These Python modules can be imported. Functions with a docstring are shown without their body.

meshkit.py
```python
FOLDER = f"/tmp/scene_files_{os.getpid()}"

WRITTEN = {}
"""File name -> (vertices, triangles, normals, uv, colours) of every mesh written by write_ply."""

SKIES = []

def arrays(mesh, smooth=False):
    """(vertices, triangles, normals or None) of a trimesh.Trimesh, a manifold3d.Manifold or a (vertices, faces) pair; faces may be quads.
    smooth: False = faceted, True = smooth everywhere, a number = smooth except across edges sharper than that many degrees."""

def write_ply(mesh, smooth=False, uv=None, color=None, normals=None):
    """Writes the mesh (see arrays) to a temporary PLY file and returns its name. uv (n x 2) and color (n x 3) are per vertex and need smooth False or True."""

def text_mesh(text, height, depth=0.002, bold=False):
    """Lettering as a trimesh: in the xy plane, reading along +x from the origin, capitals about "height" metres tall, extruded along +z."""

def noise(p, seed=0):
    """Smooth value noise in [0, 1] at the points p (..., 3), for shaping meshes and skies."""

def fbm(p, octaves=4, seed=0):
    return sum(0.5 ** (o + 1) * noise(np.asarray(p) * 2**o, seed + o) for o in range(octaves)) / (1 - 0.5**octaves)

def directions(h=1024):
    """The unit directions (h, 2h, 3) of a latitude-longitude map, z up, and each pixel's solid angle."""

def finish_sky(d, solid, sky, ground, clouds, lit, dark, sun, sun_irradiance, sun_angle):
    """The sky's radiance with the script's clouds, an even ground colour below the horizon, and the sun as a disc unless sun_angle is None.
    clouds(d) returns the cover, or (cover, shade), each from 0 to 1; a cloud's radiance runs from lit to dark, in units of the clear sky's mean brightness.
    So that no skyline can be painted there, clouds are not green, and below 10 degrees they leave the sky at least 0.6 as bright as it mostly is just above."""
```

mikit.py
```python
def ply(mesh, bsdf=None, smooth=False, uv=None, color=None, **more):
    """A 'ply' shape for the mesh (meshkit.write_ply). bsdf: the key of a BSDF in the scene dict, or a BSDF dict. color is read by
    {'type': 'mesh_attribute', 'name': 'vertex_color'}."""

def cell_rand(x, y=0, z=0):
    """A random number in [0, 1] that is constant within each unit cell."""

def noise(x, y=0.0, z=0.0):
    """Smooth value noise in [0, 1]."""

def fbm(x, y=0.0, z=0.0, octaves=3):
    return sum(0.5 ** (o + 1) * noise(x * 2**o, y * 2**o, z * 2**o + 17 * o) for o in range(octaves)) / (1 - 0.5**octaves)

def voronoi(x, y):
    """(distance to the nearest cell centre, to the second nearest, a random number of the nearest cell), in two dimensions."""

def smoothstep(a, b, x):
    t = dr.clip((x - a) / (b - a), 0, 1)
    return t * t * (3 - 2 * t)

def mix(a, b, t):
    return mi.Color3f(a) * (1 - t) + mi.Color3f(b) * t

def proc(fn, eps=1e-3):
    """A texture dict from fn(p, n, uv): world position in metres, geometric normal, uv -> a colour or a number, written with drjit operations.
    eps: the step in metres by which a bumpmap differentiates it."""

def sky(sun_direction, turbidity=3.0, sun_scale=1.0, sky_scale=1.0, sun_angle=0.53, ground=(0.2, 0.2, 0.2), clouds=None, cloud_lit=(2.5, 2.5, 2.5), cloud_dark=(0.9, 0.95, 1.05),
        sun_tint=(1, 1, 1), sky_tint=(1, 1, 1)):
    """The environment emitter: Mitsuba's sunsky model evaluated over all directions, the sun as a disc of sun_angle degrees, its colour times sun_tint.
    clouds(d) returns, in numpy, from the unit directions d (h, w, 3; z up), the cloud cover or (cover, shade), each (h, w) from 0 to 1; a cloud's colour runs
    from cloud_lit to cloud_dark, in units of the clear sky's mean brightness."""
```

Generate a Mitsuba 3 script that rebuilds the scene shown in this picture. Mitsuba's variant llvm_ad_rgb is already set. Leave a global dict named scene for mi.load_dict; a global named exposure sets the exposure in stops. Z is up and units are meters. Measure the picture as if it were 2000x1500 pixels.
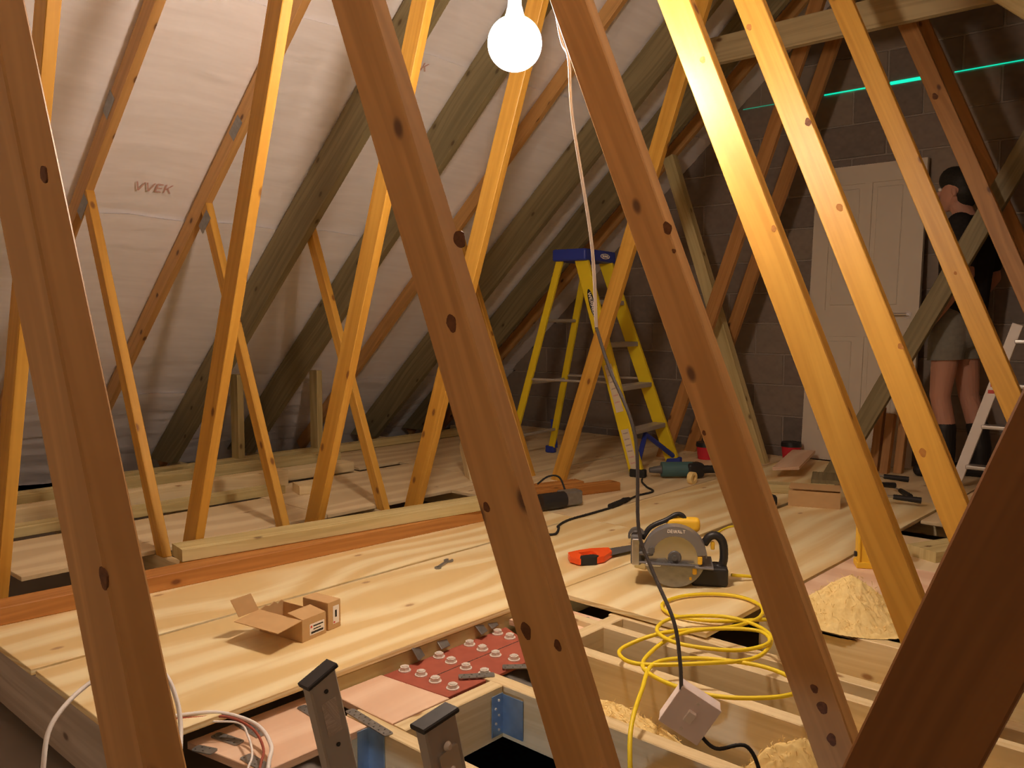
import math, random
import numpy as np, trimesh, manifold3d as m3
import drjit as dr, mitsuba as mi
import mikit, meshkit
from shapely.geometry import Polygon, Point, box as sbox
from shapely import affinity, union_all

T = mi.ScalarTransform4f
scene, labels = {}, {}
rng = random.Random(7)

# ---------------------------------------------------------------- camera, light, exposure
exposure = 0.83
YAW, PITCH, EYE = 0.7362, 0.0758, np.array([0, 0, 0.9589])
FWD = np.array([math.cos(YAW) * math.cos(PITCH), math.sin(YAW) * math.cos(PITCH), -math.sin(PITCH)])
scene['camera'] = {'type': 'perspective', 'fov': 61.74, 'fov_axis': 'x', 'near_clip': 0.05, 'far_clip': 60.0,
                   'to_world': T().look_at(EYE.tolist(), (EYE + FWD).tolist(), [0, 0, 1])}
BULB, BULB_R = np.array([1.76, 1.585, 1.698]), 0.073
BULB_L = 200.0
BULB_RGB = (1.0, 0.80, 0.635)

# ---------------------------------------------------------------- materials
def rgb(*c): return {'type': 'rgb', 'value': list(c)}

def wood(c1, c2, knot, seed, rough=0.5, knots=0.5, wave=0.0, streak=70.0, spec=0.4):
    def fn(p, n, uv):
        u, v = uv.x, uv.y
        bend = mikit.noise(u * 1.7, v * 5.0, seed)
        g = mikit.fbm(u * 2.2 + seed, v * streak + bend * 4.0, seed)
        b = mikit.noise(u * 0.9, v * 12.0 + bend * 2.0, seed + 3.3)
        t = g * 0.6 + b * 0.4
        if wave:
            w = dr.sin((v + 0.26 * mikit.fbm(u * 1.1, v * 2.0, seed + 9)) * wave + bend * 6) * (0.45 + 0.9 * mikit.noise(u * 0.8, v * 3.0, seed + 2))
            t = dr.clip(t * 0.55 + 0.28 + 0.24 * w, 0, 1)
        c = mikit.mix(c1, c2, mikit.smoothstep(0.25, 0.75, t))
        d, _, r = mikit.voronoi(u * 6.0 + seed, v * 11.0)
        on = dr.select(r < knots * 0.35, 1.0, 0.0)
        k = mikit.smoothstep(0.15, 0.05, d) * on
        halo = mikit.smoothstep(0.34, 0.08, d) * on * 0.6
        c = mikit.mix(c, c2, halo)
        return mikit.mix(c, knot, k)
    return {'type': 'principled', 'base_color': mikit.proc(fn), 'roughness': rough, 'specular': spec}

def plain(c, rough=0.6, metallic=0.0, spec=0.4, **k):
    return {'type': 'principled', 'base_color': rgb(*c), 'roughness': rough, 'metallic': metallic, 'specular': spec, **k}

def mottled(c1, c2, scale, rough=0.8, spec=0.2, octaves=3, stretch=(1, 1, 1)):
    def fn(p, n, uv):
        return mikit.mix(c1, c2, mikit.fbm(p.x * scale * stretch[0], p.y * scale * stretch[1], p.z * scale * stretch[2], octaves))
    return {'type': 'principled', 'base_color': mikit.proc(fn), 'roughness': rough, 'specular': spec}

scene['orange_wood'] = wood((0.62, 0.345, 0.060), (0.50, 0.25, 0.036), (0.22, 0.09, 0.02), 1.0, 0.45, 0.36)
scene['brown_wood'] = wood((0.60, 0.345, 0.125), (0.46, 0.245, 0.08), (0.15, 0.07, 0.03), 4.0, 0.5, 0.40)
scene['far_wood'] = wood((0.48, 0.25, 0.085), (0.36, 0.17, 0.05), (0.12, 0.05, 0.02), 2.0, 0.5, 0.3)
scene['pale_knot'] = mottled((0.44, 0.20, 0.05), (0.34, 0.14, 0.03), 160, 0.6)
scene['knot_wood'] = mottled((0.20, 0.085, 0.035), (0.09, 0.035, 0.015), 160, 0.6)
scene['dim_wood'] = wood((0.40, 0.32, 0.17), (0.28, 0.215, 0.105), (0.14, 0.08, 0.03), 9.0, 0.6, 0.3)
scene['shaded_wood'] = wood((0.27, 0.115, 0.03), (0.19, 0.075, 0.018), (0.09, 0.035, 0.01), 5.0, 0.55, 0.2)  # wood darkened to offset excess bounce light on the near strut
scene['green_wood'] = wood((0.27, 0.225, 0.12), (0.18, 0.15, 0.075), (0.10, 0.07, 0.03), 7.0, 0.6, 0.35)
scene['pale_wood'] = wood((0.74, 0.62, 0.38), (0.62, 0.49, 0.26), (0.30, 0.17, 0.07), 12.0, 0.55, 0.35)
scene['olive_wood'] = wood((0.60, 0.51, 0.26), (0.46, 0.37, 0.16), (0.20, 0.13, 0.05), 15.0, 0.55, 0.35)
scene['red_wood'] = wood((0.50, 0.23, 0.065), (0.37, 0.15, 0.035), (0.18, 0.06, 0.02), 18.0, 0.5, 0.25)
scene['cool_lit_grey'] = wood((0.50, 0.45, 0.40), (0.38, 0.33, 0.28), (0.16, 0.12, 0.10), 22.0, 0.6, 0.35)  # joist grey stands in for cool light from below; sticker plain grey
scene['ply_wood'] = wood((0.84, 0.74, 0.46), (0.69, 0.52, 0.245), (0.46, 0.30, 0.15), 27.0, 0.5, 0.10, wave=48.0, streak=30.0)
scene['ply_dull'] = wood((0.74, 0.62, 0.40), (0.62, 0.49, 0.29), (0.40, 0.27, 0.15), 31.0, 0.55, 0.15, wave=30.0, streak=40.0)
scene['pink_ply'] = wood((0.80, 0.60, 0.44), (0.70, 0.48, 0.33), (0.55, 0.34, 0.22), 35.0, 0.55, 0.06, wave=36.0, streak=45.0)
scene['galvanised'] = {'type': 'principled', 'roughness': 0.42, 'metallic': 0.7, 'specular': 0.5, 'base_color': mikit.proc(
    lambda p, n, uv: mikit.mix((0.36, 0.36, 0.35), (0.22, 0.22, 0.215), mikit.fbm(p.x * 60, p.y * 60, p.z * 60)))}
scene['blue_steel'] = {'type': 'principled', 'roughness': 0.35, 'metallic': 0.6, 'specular': 0.5, 'base_color': mikit.proc(
    lambda p, n, uv: mikit.mix((0.36, 0.52, 0.72), (0.22, 0.36, 0.54), mikit.fbm(p.x * 40, p.y * 40, p.z * 40)))}
scene['zinc_bolt'] = plain((0.74, 0.71, 0.66), 0.35, 0.25)
scene['red_oxide'] = mottled((0.42, 0.115, 0.075), (0.30, 0.075, 0.05), 22, 0.55, 0.3)
scene['polished_steel'] = plain((0.55, 0.55, 0.56), 0.25, 0.95)
scene['aluminium'] = plain((0.60, 0.59, 0.57), 0.36, 0.8)
scene['ladder_alloy'] = plain((0.40, 0.37, 0.33), 0.4, 0.3)
scene['grey_casting'] = plain((0.21, 0.21, 0.225), 0.38, 0.3)
scene['dark_grey'] = plain((0.10, 0.10, 0.105), 0.45)
scene['black_plastic'] = plain((0.022, 0.022, 0.024), 0.4)
scene['black_rubber'] = plain((0.018, 0.018, 0.018), 0.7)
scene['yellow_plastic'] = plain((0.80, 0.50, 0.04), 0.4)
scene['yellow_fibreglass'] = plain((0.72, 0.56, 0.02), 0.4)
scene['yellow_cable'] = plain((0.84, 0.66, 0.03), 0.4)
scene['blue_plastic'] = plain((0.025, 0.045, 0.30), 0.4)
scene['orange_plastic'] = plain((0.85, 0.10, 0.02), 0.4)
scene['teal_plastic'] = plain((0.06, 0.14, 0.15), 0.45)
scene['red_plastic'] = plain((0.60, 0.03, 0.05), 0.45)
scene['magenta_plastic'] = plain((0.55, 0.12, 0.25), 0.45)
scene['white_plastic'] = plain((0.80, 0.72, 0.70), 0.35)
scene['white_pvc'] = plain((0.82, 0.80, 0.78), 0.4)
scene['white_label'] = plain((0.82, 0.78, 0.74), 0.5)
scene['buff_label'] = plain((0.62, 0.54, 0.40), 0.5)
scene['black_print'] = plain((0.02, 0.02, 0.02), 0.6)
scene['grey_print'] = plain((0.40, 0.34, 0.30), 0.6)
scene['red_print'] = plain((0.62, 0.10, 0.08), 0.6)
scene['faded_red_print'] = plain((0.58, 0.36, 0.32), 0.8)
scene['kraft_card'] = mottled((0.56, 0.37, 0.18), (0.50, 0.32, 0.15), 40, 0.8)
scene['door_paint'] = plain((0.66, 0.60, 0.50), 0.5)
scene['block_a'] = mottled((0.30, 0.25, 0.21), (0.22, 0.185, 0.16), 30, 0.95, 0.1)
scene['block_b'] = mottled((0.26, 0.22, 0.19), (0.18, 0.155, 0.135), 30, 0.95, 0.1)
scene['block_c'] = mottled((0.34, 0.285, 0.23), (0.25, 0.21, 0.175), 30, 0.95, 0.1)
scene['mortar_mix'] = mottled((0.40, 0.35, 0.30), (0.32, 0.28, 0.24), 60, 0.95, 0.1)
scene['plasterboard'] = mottled((0.30, 0.26, 0.22), (0.22, 0.19, 0.16), 5, 0.9, 0.1)
scene['white_board'] = plain((0.62, 0.58, 0.52), 0.8)
scene['carpet'] = mottled((0.10, 0.075, 0.06), (0.06, 0.045, 0.035), 40, 0.95, 0.05)
scene['wool'] = mottled((0.90, 0.74, 0.36), (0.74, 0.56, 0.22), 70, 0.95, 0.05)
scene['skin'] = plain((0.50, 0.26, 0.18), 0.6)
scene['dark_shirt'] = mottled((0.030, 0.026, 0.026), (0.018, 0.016, 0.016), 60, 0.9, 0.1)
scene['grey_shorts'] = mottled((0.25, 0.24, 0.20), (0.19, 0.185, 0.16), 60, 0.9, 0.1)
scene['boot_leather'] = plain((0.02, 0.018, 0.018), 0.5)
scene['hair_dark'] = mottled((0.030, 0.026, 0.020), (0.015, 0.013, 0.011), 120, 0.6, 0.3)
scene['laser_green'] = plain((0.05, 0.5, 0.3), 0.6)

def underlay_fn(p, n, uv):
    f = mikit.fbm(p.x * 3.0, uv.y * 40.0, 3.0)
    g = mikit.fbm(p.x * 14.0, uv.y * 90.0, 8.0)
    return mikit.mix((0.94, 0.93, 0.95), (0.82, 0.80, 0.81), dr.clip(f * 0.65 + g * 0.35, 0, 1))
scene['underlay_sheet'] = {'type': 'principled', 'base_color': mikit.proc(underlay_fn), 'roughness': 0.65, 'specular': 0.2}

# ---------------------------------------------------------------- helpers
def numbered(name):
    if name not in scene and name not in labels and not any(k.startswith(name + '__') for k in scene): return name
    i = 1
    while True:
        k = f'{name}_{i:03d}'
        if k not in scene and k not in labels and not any(q.startswith(k + '__') for q in scene): return k
        i += 1

def obj(name, mesh, mat, parent=None, smooth=False, uv=None):
    key = numbered((parent + '__' if parent else '') + name)
    scene[key] = mikit.ply(mesh, mat, smooth, uv=uv)
    return key

def tag(key, label=None, cat=None, group=None, kind=None):
    d = labels.setdefault(key, {})
    for k, v in (('label', label), ('category', cat), ('group', group), ('kind', kind)):
        if v: d[k] = v
    return key

def thing(name, label, cat, group=None):
    key = numbered(name)
    return tag(key, label, cat, group)

V = lambda *a: np.array(a, float)
def unit(a): a = np.asarray(a, float); return a / np.linalg.norm(a)
def cat_(*ms): return trimesh.util.concatenate([m for m in ms])

def stick_mesh(p0, p1, t, w, nrm, ch=0.0025, cut0=None, cut1=None, uoff=None, rings=None):
    """A timber from p0 to p1: t thick along nrm, w wide across; ends cut square or on planes (point, normal). Returns ((v, f), uv)."""
    p0, p1 = V(*p0), V(*p1)
    a = unit(p1 - p0); n = unit(V(*nrm) - a * np.dot(nrm, a)); s = np.cross(a, n)
    x, y = t / 2, w / 2
    prof = [(-x + ch, -y), (x - ch, -y), (x, -y + ch), (x, y - ch), (x - ch, y), (-x + ch, y), (-x, y - ch), (-x, -y + ch)]
    uoff = rng.uniform(0, 40) if uoff is None else uoff
    voff = rng.uniform(0, 20)
    def ring(p, cut):
        out = []
        for q in prof:
            r = p + n * q[0] + s * q[1]
            if cut is not None:
                c, m = V(*cut[0]), V(*cut[1])
                r = r + a * (np.dot(c - r, m) / np.dot(a, m))
            out.append(r)
        return np.array(out)
    A, B = ring(p0, cut0), ring(p1, cut1)
    verts, faces, uv = [], [], []
    per = 0.0
    for i in range(8):
        j = (i + 1) % 8
        e = math.hypot(prof[j][0] - prof[i][0], prof[j][1] - prof[i][1])
        b = len(verts)
        verts += [A[i], A[j], B[j], B[i]]
        for P_, vv in ((A[i], per), (A[j], per + e), (B[j], per + e), (B[i], per)):
            uv.append((uoff + np.dot(P_ - p0, a), voff + vv))
        faces += [[b, b + 1, b + 2], [b, b + 2, b + 3]]
        per += e
    for R, flip in ((A, True), (B, False)):
        b = len(verts)
        verts += list(R)
        uv += [(uoff + q[0] * 3, voff + q[1]) for q in prof]
        for i in range(1, 7):
            faces.append([b, b + i + 1, b + i] if flip else [b, b + i, b + i + 1])
    verts, faces = np.array(verts), np.array(faces)
    c = verts.mean(0)
    f0 = verts[faces[0]]
    if np.dot(np.cross(f0[1] - f0[0], f0[2] - f0[0]), f0.mean(0) - (p0 + p1) / 2 - a * np.dot(f0.mean(0) - (p0 + p1) / 2, a)) < 0:
        faces = faces[:, ::-1]
    return (verts, faces), np.array(uv)

def stick(name, p0, p1, t, w, mat, nrm=(1, 0, 0), parent=None, **k):
    m, uv = stick_mesh(p0, p1, t, w, nrm, **k)
    return obj(name, m, mat, parent, uv=uv)

def slab(name, corners, ztop, th, mat, parent=None, along=0, ch=0.0015):
    """A flat board from its outline in plan (convex polygon), lightly chamfered, uv in metres with u along angle `along`."""
    P = Polygon(corners); P = P if P.exterior.is_ccw else Polygon(list(P.exterior.coords)[::-1])
    o = np.array(P.exterior.coords)[:-1]
    i = np.array(P.buffer(-ch, join_style=2).exterior.coords)[:-1]
    if not Polygon(i).exterior.is_ccw: i = i[::-1]
    i = np.array([i[np.argmin(np.hypot(*(i - q).T))] for q in o])
    n = len(o)
    rows = [(i, ztop), (o, ztop - ch), (o, ztop - th + ch), (i, ztop - th)]
    ca, sa = math.cos(along), math.sin(along)
    uo, vo = rng.uniform(0, 40), rng.uniform(0, 20)
    v, f, uv = [], [], []
    def put(p, z, k=0.0):
        v.append((p[0], p[1], z)); uv.append((uo + p[0] * ca + p[1] * sa, vo - p[0] * sa + p[1] * ca + k)); return len(v) - 1
    for top, zz in ((True, ztop), (False, ztop - th)):
        b = [put(p, zz) for p in i]
        for q in range(1, n - 1): f.append([b[0], b[q], b[q + 1]] if top else [b[0], b[q + 1], b[q]])
    for r in range(3):
        (a, za), (c, zc) = rows[r], rows[r + 1]
        for q in range(n):
            q2 = (q + 1) % n
            k = [put(a[q], za, za * 8), put(a[q2], za, za * 8), put(c[q2], zc, zc * 8), put(c[q], zc, zc * 8)]
            f += [[k[0], k[2], k[1]], [k[0], k[3], k[2]]]
    return obj(name, (np.array(v), np.array(f)), mat, parent, uv=np.array(uv))

def frame(o, x, y, z):
    M = np.eye(4); M[:3, 0], M[:3, 1], M[:3, 2], M[:3, 3] = x, y, z, o
    return M

def rbox(sx, sy, sz, r=0.003, seg=12):
    """A box with rounded edges centred at the origin."""
    r = min(r, 0.49 * min(sx, sy, sz))
    s = m3.Manifold.sphere(r, seg)
    return tm(m3.Manifold.batch_hull([s.translate([a * (sx / 2 - r), b * (sy / 2 - r), c * (sz / 2 - r)]) for a in (-1, 1) for b in (-1, 1) for c in (-1, 1)]))

def cbox(lo, hi, ch=0.002):
    lo, hi = V(*lo), V(*hi); s = hi - lo; c = (lo + hi) / 2; h = s / 2
    pts = []
    for a in (-1, 1):
        for b in (-1, 1):
            for d in (-1, 1):
                g = V(a, b, d)
                for k in range(3):
                    q = g * h
                    for j in range(3):
                        if j != k: q[j] -= g[j] * ch
                    pts.append(c + q)
    return trimesh.convex.convex_hull(np.array(pts))

def tm(m):
    k = m.to_mesh(); return trimesh.Trimesh(np.array(k.vert_properties[:, :3], float), np.array(k.tri_verts), process=False)

def moved(mesh, M):
    m = mesh.copy(); m.apply_transform(M); return m

def at(mesh, x, y, z): return moved(mesh, trimesh.transformations.translation_matrix([x, y, z]))

def cyl(p0, p1, r, sec=20, r2=None):
    p0, p1 = V(*p0), V(*p1); h = np.linalg.norm(p1 - p0)
    m = tm(m3.Manifold.cylinder(h, r, r if r2 is None else r2, sec))
    m.apply_transform(trimesh.geometry.align_vectors([0, 0, 1], unit(p1 - p0))); m.apply_translation(p0)
    return m

def spline(pts, n=12):
    P = np.array(pts, float); Q = np.vstack([2 * P[0] - P[1], P, 2 * P[-1] - P[-2]]); out = []
    for i in range(1, len(Q) - 2):
        for t in np.linspace(0, 1, n, endpoint=False):
            a, b, c, d = Q[i - 1], Q[i], Q[i + 1], Q[i + 2]
            out.append(0.5 * (2 * b + (c - a) * t + (2 * a - 5 * b + 4 * c - d) * t * t + (3 * b - a - 3 * c + d) * t ** 3))
    return np.array(out + [P[-1]])

def tube(pts, r, n=10, sides=8):
    P = spline(pts, n) if n else np.array(pts, float)
    t = np.gradient(P, axis=0); t /= np.linalg.norm(t, axis=1, keepdims=True) + 1e-12
    up = V(0.13, 0.21, 0.97); N = []
    a = np.cross(t[0], up); a /= np.linalg.norm(a)
    for k in range(len(P)):
        a = a - t[k] * np.dot(a, t[k]); a /= np.linalg.norm(a); N.append(a.copy())
    N = np.array(N); B = np.cross(t, N)
    ang = np.linspace(0, 2 * np.pi, sides, endpoint=False)
    v = (P[:, None] + r * (np.cos(ang)[None, :, None] * N[:, None] + np.sin(ang)[None, :, None] * B[:, None])).reshape(-1, 3)
    f = []
    for k in range(len(P) - 1):
        for s in range(sides):
            s2 = (s + 1) % sides
            f += [[k * sides + s, k * sides + s2, (k + 1) * sides + s2], [k * sides + s, (k + 1) * sides + s2, (k + 1) * sides + s]]
    v = np.vstack([v, P[0], P[-1]]); e0, e1 = len(v) - 2, len(v) - 1
    for s in range(sides):
        s2 = (s + 1) % sides
        f += [[e0, s2, s], [e1, (len(P) - 1) * sides + s, (len(P) - 1) * sides + s2]]
    return trimesh.Trimesh(v, np.array(f), process=False)

def extrude(poly, h): return trimesh.creation.extrude_polygon(poly, h, engine='earcut')

def ring_poly(ro, ri, a0, a1, n=40):
    a = np.linspace(math.radians(a0), math.radians(a1), n)
    return Polygon([(ro * math.cos(q), ro * math.sin(q)) for q in a] + [(ri * math.cos(q), ri * math.sin(q)) for q in a[::-1]])

# ---------------------------------------------------------------- structure of the roof
AF, BF = 5.7372, -1.123            # underside of the left rafters: y = AF + BF z
AL, BL = 3.1429, -0.3604           # inner edge of the left webs
AR, BR = 0.6046, 0.4243           # left edge of the right webs
AS, BS = 3.3840, 0.4106            # inner edge of the left struts
YC = 1.977                         # ridge
NF = unit(V(0, 1, -BF))            # outward normal of the left slope
UPSLOPE = unit(V(0, BF, 1))
def on_raf(x, z, off=0.0): return V(x, AF + BF * z, z) + NF * off
def mir(p): return V(p[0], 2 * YC - p[1], p[2])
TX = {0: 0.328, 1: 0.909, 2: 1.596, 3: 2.169, 4: 2.759, 5: 3.350, 6: 3.916, 7: 4.500, 8: 5.070, 9: 5.440}
NO_WEB = {5, 7}
XW = 5.95                          # face of the gable wall
ROOF_OFF = 0.092                   # thickness of the rafters

# underlay, in lapped strips
def underlay(mirror):
    base = -0.15
    edges = [-0.15, 0.40, 1.387, 2.215, 3.43]
    for s in range(4):
        z0, z1 = edges[s], edges[s + 1]
        nx, nz = 210, 70
        xs = np.linspace(-1.25, XW, nx); zs = np.linspace(z0 - 0.06, z1, nz)
        X_, Z_ = np.meshgrid(xs, zs)
        near = np.min(np.abs(X_[..., None] - np.array([v + 0.018 for v in TX.values()])), axis=-1)
        sag = 0.022 * np.clip(near / 0.29, 0, 1) ** 1.5
        q = np.stack([X_ * 1.3, Z_ * 16, np.full_like(X_, s + 5 * mirror)], -1)
        rip = 0.016 * (meshkit.fbm(q, 3) - 0.5) * (0.35 + 1.5 * np.exp(-np.clip(Z_, 0, 9) / 0.45)) * np.clip(near / 0.1, 0, 1)
        q2 = np.stack([X_ * 2, Z_ * 3, np.full_like(X_, 9 + s)], -1)
        rip += 0.007 * (meshkit.fbm(np.stack([X_ * 2.2, Z_ * 45, np.full_like(X_, 31 + s)], -1), 2) - 0.5) * np.clip(near / 0.1, 0, 1)
        rip += 0.014 * (meshkit.fbm(q2, 2) - 0.5) * np.clip(near / 0.1, 0, 1)
        lap = ROOF_OFF + 0.004 + 0.012 * (1 - (Z_ - z0) / (z1 - z0)) + 0.002 * s
        off = lap + sag + rip
        L = np.hypot(1, BF)
        Pn = np.stack([X_, AF + BF * Z_, Z_], -1) + off[..., None] * NF
        if mirror: Pn[..., 1] = 2 * YC - Pn[..., 1]
        v = Pn.reshape(-1, 3)
        idx = np.arange(nx * nz).reshape(nz, nx)
        f = np.stack([idx[:-1, :-1], idx[:-1, 1:], idx[1:, 1:], idx[1:, :-1]], -1).reshape(-1, 4)
        if mirror: f = f[:, ::-1]
        # the sheet's thickness: the same grid a little further out, facing outwards
        outer = v + (NF if not mirror else V(0, -NF[1], NF[2])) * 0.0012
        v2 = np.vstack([v, outer]); f2 = np.vstack([f, f[:, ::-1] + len(v)])
        uv = np.stack([X_, Z_ * L], -1).reshape(-1, 2); uv = np.vstack([uv, uv])
        obj('underlay_strip', (v2, f2), 'underlay_sheet', 'ceiling', smooth=True, uv=uv)
underlay(False); underlay(True)
tag('ceiling', 'sloping roof underlay of pale lapped sheet behind the rafters', kind='structure')
# faint red print on the underlay between the second and third rafters
tx = meshkit.text_mesh('VVEK', 0.052, 0.0008)
tx.apply_transform(frame(on_raf(1.86, 1.495, ROOF_OFF + 0.0165) , V(1, 0, 0), UPSLOPE, -NF))
obj('print', tx, 'faded_red_print', 'ceiling')
tx = meshkit.text_mesh('K', 0.045, 0.0008)
tx.apply_transform(frame(on_raf(3.02, 2.16, ROOF_OFF + 0.006), V(1, 0, 0), UPSLOPE, -NF))
obj('print', tx, 'faded_red_print', 'ceiling')

# gable wall: blocks proud of the mortar
def gable():
    wl, wh = 0.44, 0.215
    pat = ['block_a', 'block_b', 'block_c']
    shape = cbox((0, 0, 0), (0.09, wl, wh), 0.004)
    files = {m: mikit.ply(shape, m) for m in pat}
    for r in range(16):
        z = -0.195 + r * 0.225
        for c in range(-6, 22):
            y = -2.0 + c * 0.45 + (0.225 if r % 2 else 0)
            lim = AF + BF * z + 0.10
            if y > lim - 0.05 or y + wl < 2 * YC - lim + 0.05 or z > 3.35: continue
            if y + wl > 5.9: continue
            key = numbered('wall_far__block')
            dx = rng.uniform(-0.003, 0.003)
            scene[key] = {**files[pat[rng.randrange(3)]], 'to_world': T().translate([XW + dx, y + rng.uniform(-.002, .002), z])}
    P = Polygon([(6.1, -0.25), (6.1, -0.2), (YC, 3.55), (2 * YC - 6.1, -0.2), (2 * YC - 6.1, -0.25)])
    m = extrude(P, 0.08); v = np.array(m.vertices); m = trimesh.Trimesh(np.stack([XW + 0.007 + v[:, 2], v[:, 0], v[:, 1]], -1), m.faces, process=False)
    obj('mortar', m, 'mortar_mix', 'wall_far')
    tag('wall_far', 'gable wall of grey brown concrete blocks at the far end', kind='structure')
    m = extrude(P, 0.08); v = np.array(m.vertices); m = trimesh.Trimesh(np.stack([-0.62 + v[:, 2], v[:, 0], v[:, 1]], -1), m.faces, process=False)
    obj('wall_near', m, 'white_board'); tag('wall_near', 'pale wall added behind the camera for bounce light', kind='structure')  # unseen wall, added pale to bounce light onto the near posts
gable()

# trusses
TH, WW = 0.038, 0.089
PLATES = {2: [(3.746, 1.861, 50), (4.055, 1.462, 60)], 3: [(3.718, 1.854, 50), (4.03, 1.44, 60)], 4: [(4.03, 1.44, 60)], 6: [(4.03, 1.44, 60)]}
TRUSS_LABEL = {
    0: 'roof truss nearest the camera, its leaning post fills the left edge of the picture',
    1: 'second roof truss, its knotty leaning post crosses the picture left of the hanging bulb',
    2: 'third roof truss, its brown leaning post passes just right of the hanging bulb cable',
    3: 'fourth roof truss, its leaning post is brightest orange with a white glare from the bulb',
    4: 'fifth roof truss, its bright leaning post has a dark open knot on its right edge',
    5: 'roof truss without posts, its rafter is covered by the middle green rafter',
    6: 'roof truss with an orange post in front of the yellow stepladder',
    7: 'dim roof truss without posts behind the yellow stepladder, under the high collar beam',
    8: 'dim roof truss before the gable wall, its right post leans above the white door',
    9: 'roof truss closest to the gable wall, mostly in shade'}
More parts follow.
